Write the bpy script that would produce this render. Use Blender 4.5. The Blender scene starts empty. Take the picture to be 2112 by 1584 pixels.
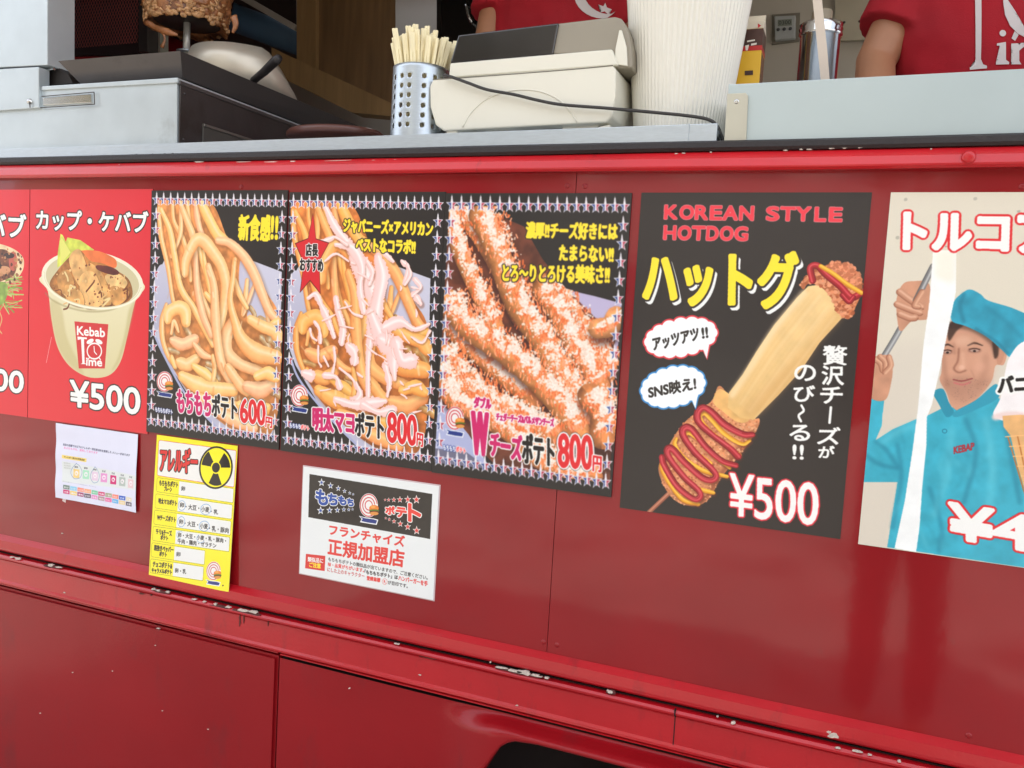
import bpy, bmesh, math, random
import numpy as np
from mathutils import Vector, Matrix, Euler, noise as mnoise
random.seed(7)
rng = np.random.default_rng(11)
scn = bpy.context.scene
COL = scn.collection

# ------------------------------------------------------------------ camera
CAM_LOC = Vector((0.3461, -1.3693, 1.40))
CAM_ROT = Euler((1.48939, -0.05780, 0.38653), 'XYZ')
FPX = 1720.0                                   # focal length in pixels of a 2112 px wide frame
cam_d = bpy.data.cameras.new('camera'); cam = bpy.data.objects.new('camera', cam_d)
COL.objects.link(cam); scn.camera = cam
cam.location = CAM_LOC; cam.rotation_euler = CAM_ROT
cam_d.sensor_width = 36.0; cam_d.lens = 36.0 * FPX / 2112.0
cam_d.clip_start = 0.02; cam_d.clip_end = 400
# ------------------------------------------------------------------ light
SUN_EL, SUN_AZ = math.radians(60), math.radians(-14)      # sun stands behind the truck
w = bpy.data.worlds.new('World'); scn.world = w; w.use_nodes = True
nt = w.node_tree; nt.nodes.clear()
sky = nt.nodes.new('ShaderNodeTexSky'); sky.sky_type = 'NISHITA'; sky.sun_disc = False
sky.sun_elevation = SUN_EL; sky.sun_rotation = SUN_AZ; sky.air_density = 0.9; sky.dust_density = 5.5; sky.ozone_density = 0.4
bg = nt.nodes.new('ShaderNodeBackground'); bg.inputs[1].default_value = 0.15
wo = nt.nodes.new('ShaderNodeOutputWorld')
# thin bright cloud over most of the sky
wtc = nt.nodes.new('ShaderNodeTexCoord'); wmp = nt.nodes.new('ShaderNodeMapping'); wmp.inputs['Scale'].default_value = (1, 1, 2.2)
wnz = nt.nodes.new('ShaderNodeTexNoise'); wnz.inputs['Scale'].default_value = 2.6; wnz.inputs['Detail'].default_value = 7
wmr = nt.nodes.new('ShaderNodeMapRange'); wmr.inputs['From Min'].default_value = .36; wmr.inputs['From Max'].default_value = .62; wmr.inputs['To Min'].default_value = .25; wmr.inputs['To Max'].default_value = .85
wmx = nt.nodes.new('ShaderNodeMix'); wmx.data_type = 'RGBA'; wmx.inputs['B'].default_value = (6.6, 6.8, 7.2, 1)
nt.links.new(wtc.outputs['Generated'], wmp.inputs[0]); nt.links.new(wmp.outputs[0], wnz.inputs['Vector']); nt.links.new(wnz.outputs['Fac'], wmr.inputs['Value'])
nt.links.new(wmr.outputs[0], wmx.inputs['Factor']); nt.links.new(sky.outputs[0], wmx.inputs['A']); nt.links.new(wmx.outputs['Result'], bg.inputs[0]); nt.links.new(bg.outputs[0], wo.inputs[0])
sd = bpy.data.lights.new('sun', 'SUN'); sd.energy = 3.2; sd.angle = math.radians(0.5); sd.color = (1.0, .95, .87)
so = bpy.data.objects.new('sun', sd); COL.objects.link(so)
sdir = Vector((math.sin(SUN_AZ) * math.cos(SUN_EL), math.cos(SUN_AZ) * math.cos(SUN_EL), math.sin(SUN_EL)))
so.rotation_euler = (-sdir).to_track_quat('-Z', 'Y').to_euler(); so.location = (0, 6, 12)
scn.view_settings.view_transform = 'Standard'; scn.view_settings.look = 'None'
scn.view_settings.gamma = 1; scn.view_settings.use_curve_mapping = False
scn.view_settings.exposure = 1.58
scn.render.engine = 'CYCLES'
scn.cycles.max_bounces = 8; scn.cycles.diffuse_bounces = 5; scn.cycles.glossy_bounces = 4; scn.cycles.use_denoising = True

# ------------------------------------------------------------------ measuring helper: photo pixel -> point on the vertical plane y
_R = CAM_ROT.to_matrix()
_Rn = np.array(_R)
def at(px, py, y=0.0):
    d = _R @ Vector(((px - 1056) / FPX, -(py - 792) / FPX, -1.0))
    return CAM_LOC + d * ((y - CAM_LOC.y) / d.y)
def at_np(p, y=0.0):
    p = np.asarray(p, float)
    d = np.stack([(p[:, 0] - 1056) / FPX, -(p[:, 1] - 792) / FPX, -np.ones(len(p))], 1) @ _Rn.T
    t = (y - CAM_LOC.y) / d[:, 1]
    return np.stack([CAM_LOC.x + d[:, 0] * t, CAM_LOC.z + d[:, 2] * t], 1)
def zq(z, y):                                   # height seen on the wall plane, moved to depth y
    return CAM_LOC.z + (z - CAM_LOC.z) * (y - CAM_LOC.y) / (-CAM_LOC.y)

# ------------------------------------------------------------------ materials
def C(r, g, b):
    f = lambda v: (v / 255 / 12.92) if v <= 10.3 else ((v / 255 + .055) / 1.055) ** 2.4
    return (f(r), f(g), f(b), 1)
MATS = {}
def M(name, rgb, rough=.5, metal=0., coat=0., coat_r=.08, var=.08, vs=9., bump=0., bs=60., stretch=(1, 1, 1), spec=.5,
      stain=None, trans=0., wob=0.):
    if name in MATS: return MATS[name]
    m = bpy.data.materials.new(name); m.use_nodes = True; t = m.node_tree; n = t.nodes; L = t.links
    b = n['Principled BSDF']
    col = C(*rgb)
    tc = n.new('ShaderNodeTexCoord'); mp = n.new('ShaderNodeMapping'); mp.inputs['Scale'].default_value = stretch
    L.new(tc.outputs['Object'], mp.inputs[0])
    nz = n.new('ShaderNodeTexNoise'); nz.inputs['Scale'].default_value = vs; nz.inputs['Detail'].default_value = 6
    L.new(mp.outputs[0], nz.inputs['Vector'])
    mx = n.new('ShaderNodeMix'); mx.data_type = 'RGBA'
    mx.inputs['A'].default_value = tuple(c * (1 - var) for c in col[:3]) + (1,)
    mx.inputs['B'].default_value = tuple(min(1, c * (1 + var)) for c in col[:3]) + (1,)
    rp = n.new('ShaderNodeMapRange'); rp.inputs['From Min'].default_value = .3; rp.inputs['From Max'].default_value = .7
    L.new(nz.outputs['Fac'], rp.inputs['Value']); L.new(rp.outputs[0], mx.inputs['Factor'])
    out = mx.outputs['Result']
    if stain:                                    # (rgb, scale, stretch, threshold, strength)
        srgb, ss, sst, th, stg = stain
        mp2 = n.new('ShaderNodeMapping'); mp2.inputs['Scale'].default_value = sst; L.new(tc.outputs['Object'], mp2.inputs[0])
        n2 = n.new('ShaderNodeTexNoise'); n2.inputs['Scale'].default_value = ss; n2.inputs['Detail'].default_value = 8
        n2.inputs['Roughness'].default_value = .65
        L.new(mp2.outputs[0], n2.inputs['Vector'])
        r2 = n.new('ShaderNodeMapRange'); r2.inputs['From Min'].default_value = th; r2.inputs['From Max'].default_value = th + .12
        r2.inputs['To Max'].default_value = stg; L.new(n2.outputs['Fac'], r2.inputs['Value'])
        m2 = n.new('ShaderNodeMix'); m2.data_type = 'RGBA'; m2.inputs['B'].default_value = C(*srgb)
        L.new(r2.outputs[0], m2.inputs['Factor']); L.new(out, m2.inputs['A']); out = m2.outputs['Result']
    L.new(out, b.inputs['Base Color'])
    nr = n.new('ShaderNodeMapRange'); nr.inputs['To Min'].default_value = max(.02, rough * .85); nr.inputs['To Max'].default_value = min(1, rough * 1.15)
    L.new(nz.outputs['Fac'], nr.inputs['Value']); L.new(nr.outputs[0], b.inputs['Roughness'])
    b.inputs['Metallic'].default_value = metal; b.inputs['Specular IOR Level'].default_value = spec
    b.inputs['Coat Weight'].default_value = coat; b.inputs['Coat Roughness'].default_value = coat_r
    b.inputs['Transmission Weight'].default_value = trans
    last = None
    if bump:
        n3 = n.new('ShaderNodeTexNoise'); n3.inputs['Scale'].default_value = bs; n3.inputs['Detail'].default_value = 4
        L.new(mp.outputs[0], n3.inputs['Vector'])
        bp = n.new('ShaderNodeBump'); bp.inputs['Strength'].default_value = bump; bp.inputs['Distance'].default_value = .002
        L.new(n3.outputs['Fac'], bp.inputs['Height']); last = bp
    if wob:
        n4 = n.new('ShaderNodeTexNoise'); n4.inputs['Scale'].default_value = 3.2; n4.inputs['Detail'].default_value = 1.5
        L.new(tc.outputs['Object'], n4.inputs['Vector'])
        b4 = n.new('ShaderNodeBump'); b4.inputs['Strength'].default_value = 1.0; b4.inputs['Distance'].default_value = wob
        L.new(n4.outputs['Fac'], b4.inputs['Height'])
        if last: L.new(last.outputs[0], b4.inputs['Normal'])
        last = b4
    if last:
        L.new(last.outputs[0], b.inputs['Normal']); L.new(last.outputs[0], b.inputs['Coat Normal'])
    MATS[name] = m
    return m
def image_mat(name, img, rough=.35, coat=.3, coat_r=.12):
    m = bpy.data.materials.new(name); m.use_nodes = True; t = m.node_tree; n = t.nodes; L = t.links
    b = n['Principled BSDF']; ti = n.new('ShaderNodeTexImage'); ti.image = img; ti.extension = 'EXTEND'
    L.new(ti.outputs[0], b.inputs['Base Color'])
    b.inputs['Roughness'].default_value = rough; b.inputs['Coat Weight'].default_value = coat; b.inputs['Coat Roughness'].default_value = coat_r
    tc = n.new('ShaderNodeTexCoord'); nz = n.new('ShaderNodeTexNoise'); nz.inputs['Scale'].default_value = 9; nz.inputs['Detail'].default_value = 3
    L.new(tc.outputs['Object'], nz.inputs['Vector'])
    bp = n.new('ShaderNodeBump'); bp.inputs['Distance'].default_value = .0012; bp.inputs['Strength'].default_value = .6
    L.new(nz.outputs['Fac'], bp.inputs['Height']); L.new(bp.outputs[0], b.inputs['Normal']); L.new(bp.outputs[0], b.inputs['Coat Normal'])
    return m

# ------------------------------------------------------------------ objects
ORG = {}
def thing(name, label, cat, loc, group=None):
    o = bpy.data.objects.new(name, None); COL.objects.link(o); o.location = loc; o.empty_display_size = .05
    o['label'] = label; o['category'] = cat
    if group: o['group'] = group
    ORG[o] = Vector(loc)
    return o
def obj(name, bm, mat, parent=None, base=None, smooth=False, label=None, cat=None, group=None, kind=None, recalc=True, keep=None):
    """links a bmesh given in world coordinates as one mesh object"""
    if recalc: bmesh.ops.recalc_face_normals(bm, faces=bm.faces)
    org = ORG[parent] if parent else Vector(base if base is not None else (0, 0, 0))
    bmesh.ops.translate(bm, verts=bm.verts, vec=-org)
    me = bpy.data.meshes.new(name); bm.to_mesh(me); bm.free()
    if smooth: me.polygons.foreach_set('use_smooth', [True] * len(me.polygons))
    for mm in (mat if isinstance(mat, (list, tuple)) else [mat]): me.materials.append(mm)
    o = bpy.data.objects.new(name, me); COL.objects.link(o)
    if parent: o.parent = parent
    else: o.location = org
    ORG[o] = org
    if label: o['label'] = label
    if cat: o['category'] = cat
    if group: o['group'] = group
    if kind: o['kind'] = kind
    return o
def copy_tree(o, parent=None):
    c = o.copy(); COL.objects.link(c); c.parent = parent
    for ch in o.children: copy_tree(ch, c)
    return c
def box(bm, x0, x1, y0, y1, z0, z1, bev=0, seg=2):
    r = bmesh.ops.create_cube(bm, size=1)['verts']
    bmesh.ops.scale(bm, verts=r, vec=(abs(x1 - x0), abs(y1 - y0), abs(z1 - z0)))
    bmesh.ops.translate(bm, verts=r, vec=((x0 + x1) / 2, (y0 + y1) / 2, (z0 + z1) / 2))
    if bev:
        es = list({e for v in r for e in v.link_edges})
        bmesh.ops.bevel(bm, geom=es, offset=bev, segments=seg, affect='EDGES', profile=.6)
    return bm
def B(*a, **k): return box(bmesh.new(), *a, **k)
def prism_w(pts, y0, y1, bm=None, bev=0, seg=2, shift=(0, 0)):
    """polygon of (x, z) extruded from depth y0 to y1; shift moves the far end"""
    bm = bm or bmesh.new()
    a = [bm.verts.new((x, y0, z)) for x, z in pts]; b = [bm.verts.new((x + shift[0], y1, z + shift[1])) for x, z in pts]
    n = len(pts); fs = [bm.faces.new(a), bm.faces.new(list(reversed(b)))]
    for i in range(n): fs.append(bm.faces.new((a[i], b[i], b[(i + 1) % n], a[(i + 1) % n])))
    if bev:
        es = [e for e in {e for f in fs for e in f.edges}]
        bmesh.ops.bevel(bm, geom=es, offset=bev, segments=seg, affect='EDGES', profile=.6, clamp_overlap=True)
    return bm
def prism(pix, y0, y1, **k):
    return prism_w([(at(px, py, y0).x, at(px, py, y0).z) for px, py in pix], y0, y1, **k)
def extrude_x(prof, x0, x1, bm=None, nseg=1, jit=0):
    """profile of (y, z) swept along x"""
    bm = bm or bmesh.new(); rings = []
    for i in range(nseg + 1):
        x = x0 + (x1 - x0) * i / nseg
        rings.append([bm.verts.new((x, y + (jit * mnoise.noise(Vector((x * 3, k * .4, 2))) if jit else 0), z + (jit * mnoise.noise(Vector((x * 2, 9, k * .3))) if jit else 0))) for k, (y, z) in enumerate(prof)])
    for a, b in zip(rings, rings[1:]):
        for j in range(len(prof)): bm.faces.new((a[j], a[(j + 1) % len(prof)], b[(j + 1) % len(prof)], b[j]))
    bm.faces.new(rings[0]); bm.faces.new(list(reversed(rings[-1])))
    return bm
def tube(bm, pts, rad, seg=10, cap=True, flat=1.0):
    pts = [Vector(p) for p in pts]; n = len(pts)
    if not hasattr(rad, '__len__'): rad = [rad] * n
    rings = []; up = None
    for i, p in enumerate(pts):
        t = (pts[min(i + 1, n - 1)] - pts[max(i - 1, 0)]).normalized()
        if up is None: up = Vector((0, 1, 0)) if abs(t.y) < .9 else Vector((1, 0, 0))
        s = t.cross(up).normalized(); up = s.cross(t).normalized()
        r = rad[i]; rx, ry = (r if hasattr(r, '__len__') else (r, r * flat))
        rings.append([bm.verts.new(p + s * (rx * math.cos(a)) + up * (ry * math.sin(a))) for a in [2 * math.pi * k / seg for k in range(seg)]])
    for a, b in zip(rings, rings[1:]):
        for j in range(seg): bm.faces.new((a[j], a[(j + 1) % seg], b[(j + 1) % seg], b[j]))
    if cap: bm.faces.new(list(reversed(rings[0]))); bm.faces.new(rings[-1])
    return bm
def spline(pts, n=8):
    P = [np.array(p, float) for p in pts]; out = []
    if len(P) == 2: return [tuple(P[0] + (P[1] - P[0]) * i / n) for i in range(n + 1)]
    for i in range(len(P) - 1):
        a = P[i - 1] if i > 0 else 2 * P[0] - P[1]; b, c = P[i], P[i + 1]; d = P[i + 2] if i + 2 < len(P) else 2 * P[-1] - P[-2]
        for k in range(n):
            t = k / n
            out.append(tuple(.5 * ((2 * b) + (c - a) * t + (2 * a - 5 * b + 4 * c - d) * t * t + (3 * b - a - 3 * c + d) * t ** 3)))
    out.append(tuple(P[-1])); return out
def spline_closed(pts, n=6):
    P = [np.array(p, float) for p in pts]; m = len(P); out = []
    for i in range(m):
        a, b, c, d = P[i - 1], P[i], P[(i + 1) % m], P[(i + 2) % m]
        for k in range(n):
            t = k / n
            out.append(tuple(.5 * ((2 * b) + (c - a) * t + (2 * a - 5 * b + 4 * c - d) * t * t + (3 * b - a - 3 * c + d) * t ** 3)))
    return out
def lathe(bm, prof, cx, cy, seg=48, rib=0, ribn=0):
    """profile of (r, z) round a vertical axis"""
    rings = []
    for r, z in prof:
        rings.append([bm.verts.new((cx + (r + (rib if (ribn and (k * 2 * ribn // seg) % 2) else 0)) * math.cos(2 * math.pi * k / seg),
                                    cy + (r + (rib if (ribn and (k * 2 * ribn // seg) % 2) else 0)) * math.sin(2 * math.pi * k / seg), z)) for k in range(seg)])
    for a, b in zip(rings, rings[1:]):
        for j in range(seg): bm.faces.new((a[j], a[(j + 1) % seg], b[(j + 1) % seg], b[j]))
    return bm

# ================================================================== the printing press: flat prints drawn with numpy
_tc = {}
def glyphs(s):
    if s in _tc: return _tc[s]
    cu = bpy.data.curves.new('t', 'FONT'); cu.body = s; cu.size = 1; cu.resolution_u = 4; cu.fill_mode = 'FRONT'
    o = bpy.data.objects.new('t', cu); COL.objects.link(o)
    dg = bpy.context.evaluated_depsgraph_get(); me = o.evaluated_get(dg).to_mesh()
    n = len(me.vertices); v = np.zeros(n * 3); me.vertices.foreach_get('co', v); v = v.reshape(-1, 3)[:, :2].copy()
    me.calc_loop_triangles(); k = len(me.loop_triangles); t = np.zeros(k * 3, int); me.loop_triangles.foreach_get('vertices', t); t = t.reshape(-1, 3)
    o.evaluated_get(dg).to_mesh_clear(); bpy.data.objects.remove(o); bpy.data.curves.remove(cu)
    _tc[s] = (v, t); return _tc[s]
def vnoise(h, w_, cell, seed=0, octv=3):
    r = np.random.default_rng(seed); out = np.zeros((h, w_)); amp = 1; tot = 0
    for o in range(octv):
        c = max(cell / 2 ** o, 1.5); gh, gw = int(h / c) + 3, int(w_ / c) + 3
        g = r.random((gh, gw)); y = np.arange(h) / c; x = np.arange(w_) / c
        yi = y.astype(int); xi = x.astype(int); fy = y - yi; fx = x - xi; fy = fy * fy * (3 - 2 * fy); fx = fx * fx * (3 - 2 * fx)
        a = g[yi][:, xi]; b = g[yi][:, xi + 1]; c2 = g[yi + 1][:, xi]; d = g[yi + 1][:, xi + 1]
        out += amp * ((a * (1 - fx) + b * fx) * (1 - fy[:, None]) + (c2 * (1 - fx) + d * fx) * fy[:, None]); tot += amp; amp *= .5
    return out / tot
def blur(a, r):
    r = int(r)
    if r < 1: return a
    for _ in range(2):
        for ax in (0, 1):
            p = np.pad(a, [(r + 1, r) if i == ax else (0, 0) for i in range(a.ndim)], mode='edge').cumsum(axis=ax)
            k = 2 * r + 1
            a = (np.take(p, range(k, p.shape[ax]), axis=ax) - np.take(p, range(0, p.shape[ax] - k), axis=ax)) / k
    return a
class Print:
    def __init__(s, x0, x1, z0, z1, res, bgc, Z):
        s.x0, s.x1, s.z0, s.z1, s.res = x0, x1, z0, z1, res
        s.w = int((x1 - x0) * res); s.h = int((z1 - z0) * res)
        s.im = np.ones((s.h, s.w, 3)) * np.array(bgc) / 255.; s.Z = Z; s.clip = None
        s.scale()
    def scale(s):
        c = s.inv_centre(); a = s.conv([c, (c[0], c[1] + 50)]); s.k = np.hypot(*(a[1] - a[0])) / 50
    def inv_centre(s):
        return ((0 + 500), (0 + 800)) if s.Z[2] > 0 else (0, 0)
    def conv(s, pts):
        p = np.asarray(pts, float)[:, :2]
        q = at_np(np.stack([s.Z[0] + p[:, 0] / s.Z[2], s.Z[1] + p[:, 1] / s.Z[2]], 1))
        return np.stack([(q[:, 0] - s.x0) * s.res, (s.z1 - q[:, 1]) * s.res], 1)
    def bb(s, q, pad):
        x0 = int(max(0, np.floor(q[:, 0].min() - pad))); x1 = int(min(s.w, np.ceil(q[:, 0].max() + pad)))
        y0 = int(max(0, np.floor(q[:, 1].min() - pad))); y1 = int(min(s.h, np.ceil(q[:, 1].max() + pad)))
        return x0, x1, y0, y1
    def mask(s, q, pad=0):
        x0, x1, y0, y1 = s.bb(q, pad)
        if x1 <= x0 or y1 <= y0: return None
        X = np.arange(x0, x1) + .5; Y = np.arange(y0, y1) + .5; m = np.zeros((y1 - y0, x1 - x0), bool)
        for (ax, ay), (bx, by) in zip(q, np.roll(q, -1, 0)):
            if ay == by: continue
            rows = np.nonzero((Y > min(ay, by)) & (Y <= max(ay, by)))[0]
            if len(rows) == 0: continue
            xs = ax + (Y[rows] - ay) / (by - ay) * (bx - ax)
            m[rows] ^= (X[None, :] > xs[:, None])
        return m, x0, x1, y0, y1
    def put(s, m, x0, x1, y0, y1, col, alpha=1):
        m = m.astype(float) * alpha
        if s.clip is not None: m = m * s.clip[y0:y1, x0:x1]
        c = np.asarray(col, float) / 255.
        s.im[y0:y1, x0:x1] = s.im[y0:y1, x0:x1] * (1 - m[..., None]) + c * m[..., None]
    def poly(s, pts, col, smooth=False, alpha=1, soft=0, col2=None, axis=1, tex=0, seed=1):
        if smooth: pts = spline_closed(pts)
        q = s.conv(pts); r = s.mask(q, soft * s.k * 3)
        if r is None: return
        m, x0, x1, y0, y1 = r; m = m.astype(float)
        if soft: m = blur(m, max(1, soft * s.k))
        if col2 is not None:
            n = (y1 - y0) if axis == 1 else (x1 - x0); t = np.linspace(0, 1, n); t = t[:, None, None] if axis == 1 else t[None, :, None]
            col = np.array(col) * (1 - t) + np.array(col2) * t * np.ones((y1 - y0, x1 - x0, 1))
        if tex:
            nz = (vnoise(y1 - y0, x1 - x0, 26 * s.k * 2, seed) - .5)[..., None]
            col = np.asarray(col, float) * (1 + nz * tex)
        s.put(m, x0, x1, y0, y1, col, alpha)
    def ell(s, cx, cy, rx, ry, col, rot=0, **k):
        a = np.linspace(0, 2 * np.pi, 40, endpoint=False); c, d = math.cos(rot), math.sin(rot)
        s.poly([(cx + rx * math.cos(t) * c - ry * math.sin(t) * d, cy + rx * math.cos(t) * d + ry * math.sin(t) * c) for t in a], col, **k)
    def ring(s, cx, cy, rx, ry, wd, col, a0=0, a1=2 * math.pi, n=40, **k):
        pts = [(cx + rx * math.cos(a0 + (a1 - a0) * i / n), cy + ry * math.sin(a0 + (a1 - a0) * i / n)) for i in range(n + 1)]
        s.stroke(pts, wd, col, curve=False, **k)
    def stroke(s, pts, wd, col, shade=None, curve=True, alpha=1, soft=0, wob=0, seed=0, tex=0, pw=1.5):
        """shade=(edge colour, highlight colour, centre) turns the stroke into a round body"""
        if curve and len(pts) > 2: pts = spline(pts, 6)
        q = s.conv(pts); n = len(q)
        wd = np.interp(np.linspace(0, 1, n), np.linspace(0, 1, len(wd)), wd) if hasattr(wd, '__len__') else np.full(n, float(wd))
        wd = wd * s.k / 2
        x0, x1, y0, y1 = s.bb(q, wd.max() + 3 + soft * s.k * 2)
        if x1 <= x0 or y1 <= y0: return
        X, Y = np.meshgrid(np.arange(x0, x1) + .5, np.arange(y0, y1) + .5)
        best = np.full(X.shape, 1e9); sg = np.zeros(X.shape)
        for i in range(n - 1):
            a, b = q[i], q[i + 1]; d = b - a; L2 = d @ d + 1e-9; pad = wd[i] * 1.6 + 3
            cx0, cx1 = int(max(0, min(a[0], b[0]) - pad - x0)), int(max(a[0], b[0]) + pad - x0 + 1)
            cy0, cy1 = int(max(0, min(a[1], b[1]) - pad - y0)), int(max(a[1], b[1]) + pad - y0 + 1)
            if cx1 <= cx0 or cy1 <= cy0: continue
            xs, ys = X[cy0:cy1, cx0:cx1], Y[cy0:cy1, cx0:cx1]
            if xs.size == 0: continue
            t = np.clip(((xs - a[0]) * d[0] + (ys - a[1]) * d[1]) / L2, 0, 1)
            dx = xs - a[0] - t * d[0]; dy = ys - a[1] - t * d[1]; W = wd[i] + (wd[i + 1] - wd[i]) * t
            ds = np.hypot(dx, dy) / np.maximum(W, .5); sign = np.sign(d[0] * dy - d[1] * dx)
            up = ds < best[cy0:cy1, cx0:cx1]
            best[cy0:cy1, cx0:cx1][up] = ds[up]; sg[cy0:cy1, cx0:cx1][up] = (ds * sign)[up]
        if wob: best = best + (vnoise(y1 - y0, x1 - x0, 10 * s.k, seed) - .5) * wob
        m = (best < 1).astype(float)
        if soft: m = blur(m, max(1, soft * s.k))
        if shade is not None:
            edge, hi, c0 = shade; e = np.array(edge, float); h = np.array(hi, float); c = np.array(col, float)
            u = np.clip(np.abs(sg - c0) / (1 + abs(c0)), 0, 1)[..., None]
            col = np.where(u < .35, h + (c - h) * (u / .35), c + (e - c) * ((u - .35) / .65) ** pw)
            if tex: col = col * (1 + (vnoise(y1 - y0, x1 - x0, 22 * s.k, seed + 5) - .5)[..., None] * tex)
        s.put(m, x0, x1, y0, y1, col, alpha)
    def text(s, body, bl, br, tl, col, bold=0, out=(), sh=None, up=(0, 0)):
        v, t = glyphs(body)
        if len(v) == 0: return
        mn, mx = v.min(0), v.max(0); u = (v - mn) / np.maximum(mx - mn, 1e-6)
        P = s.conv([bl, br, tl]); q = P[0] + u[:, :1] * (P[1] - P[0]) + u[:, 1:] * (P[2] - P[0])
        rmax = max([bold] + [r for _, r in out]) * s.k + 3
        shx = (0, 0) if sh is None else (sh[0] * s.k, sh[1] * s.k)
        x0, x1, y0, y1 = s.bb(q, rmax + max(abs(shx[0]), abs(shx[1])))
        if x1 <= x0 or y1 <= y0: return
        m = np.zeros((y1 - y0, x1 - x0), bool); q = q - [x0, y0]; A, Bq, Cq = q[t[:, 0]], q[t[:, 1]], q[t[:, 2]]
        H, W = m.shape
        for a, b, c in zip(A.tolist(), Bq.tolist(), Cq.tolist()):
            ix0 = max(0, int(min(a[0], b[0], c[0]))); ix1 = min(W, int(max(a[0], b[0], c[0])) + 2)
            iy0 = max(0, int(min(a[1], b[1], c[1]))); iy1 = min(H, int(max(a[1], b[1], c[1])) + 2)
            if ix1 <= ix0 or iy1 <= iy0: continue
            den = (b[1] - c[1]) * (a[0] - c[0]) + (c[0] - b[0]) * (a[1] - c[1])
            if abs(den) < 1e-9: continue
            X = np.arange(ix0, ix1) + .5; Y = (np.arange(iy0, iy1) + .5)[:, None]
            l1 = ((b[1] - c[1]) * (X - c[0]) + (c[0] - b[0]) * (Y - c[1])) / den
            l2 = ((c[1] - a[1]) * (X - c[0]) + (a[0] - c[0]) * (Y - c[1])) / den
            e = -1e-3
            m[iy0:iy1, ix0:ix1] |= (l1 >= e) & (l2 >= e) & (l1 + l2 <= 1 - e)
        def dil(m, r):
            r = r * s.k
            if r < .5: return m
            o = m.copy(); steps = [r] if r < 3 else [r * .5, r]
            for rr in steps:
                for k in range(20):
                    dx, dy = int(round(rr * math.cos(k * math.pi / 10))), int(round(rr * math.sin(k * math.pi / 10)))
                    if dx == 0 and dy == 0: continue
                    o |= np.roll(np.roll(m, dy, 0), dx, 1)
            return o
        mb = dil(m, bold)
        if sh is not None:
            d = dil(np.roll(np.roll(m, int(shx[1]), 0), int(shx[0]), 1), sh[3]); s.put(d, x0, x1, y0, y1, sh[2])
        for c, r in sorted(out, key=lambda k: -k[1]): s.put(dil(m, r), x0, x1, y0, y1, c)
        s.put(mb, x0, x1, y0, y1, col)
    def specks(s, poly, n, cols, size, seed=0, elong=1.0):
        r = np.random.default_rng(seed); q = s.conv(spline_closed(poly)); k = s.mask(q)
        if k is None: return
        m, x0, x1, y0, y1 = k; ys, xs = np.nonzero(m)
        if len(ys) == 0: return
        for i in range(n):
            j = r.integers(len(ys)); cx, cy = xs[j] + x0, ys[j] + y0; a = r.uniform(0, 6.28); rr = r.uniform(size[0], size[1]) * s.k
            p = [(cx + rr * r.uniform(.6, 1.3) * elong * math.cos(t) * math.cos(a) - rr * math.sin(t) * math.sin(a), cy + rr * math.cos(t) * elong * math.sin(a) + rr * r.uniform(.6, 1.2) * math.sin(t) * math.cos(a)) for t in np.linspace(0, 6.28, 7)[:-1]]
            k2 = s.mask(np.array(p))
            if k2 is None: continue
            s.put(*k2, np.array(cols[r.integers(len(cols))]) * r.uniform(.92, 1.06), .9)
    def clip_poly(s, pts, smooth=False):
        if pts is None: s.clip = None; return
        if smooth: pts = spline_closed(pts)
        c = np.zeros((s.h, s.w)); k = s.mask(s.conv(pts)); m, x0, x1, y0, y1 = k; c[y0:y1, x0:x1] = m; s.clip = c
    def star(s, cx, cy, r, col, ry=None):
        ry = ry or r
        s.poly([(cx + (r if i % 2 == 0 else r * .4) * math.sin(i * math.pi / 5), cy - (ry if i % 2 == 0 else ry * .4) * math.cos(i * math.pi / 5)) for i in range(10)], col)
    def finish(s, name, grain=.03, soft=0):
        im = s.im
        if soft: im = blur(im, soft)
        im = np.clip(im, 0, 1); lu = im.max(axis=2, keepdims=True); im = np.clip(im - .10 * (1 - lu) ** 1.5, 0, 1); g_ = im.mean(axis=2, keepdims=True); im = np.clip(g_ + (im - g_) * 1.10, 0, 1)
        im = im * (1 + (rng.random((s.h, s.w, 1)) - .5) * grain)
        a = np.ones((s.h, s.w, 4), np.float32); a[..., :3] = np.clip(im, 0, 1); a = a[::-1]
        g = bpy.data.images.new(name, s.w, s.h, alpha=False); g.pixels.foreach_set(np.ascontiguousarray(a).ravel()); g.update(); g.pack()
        return g
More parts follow.
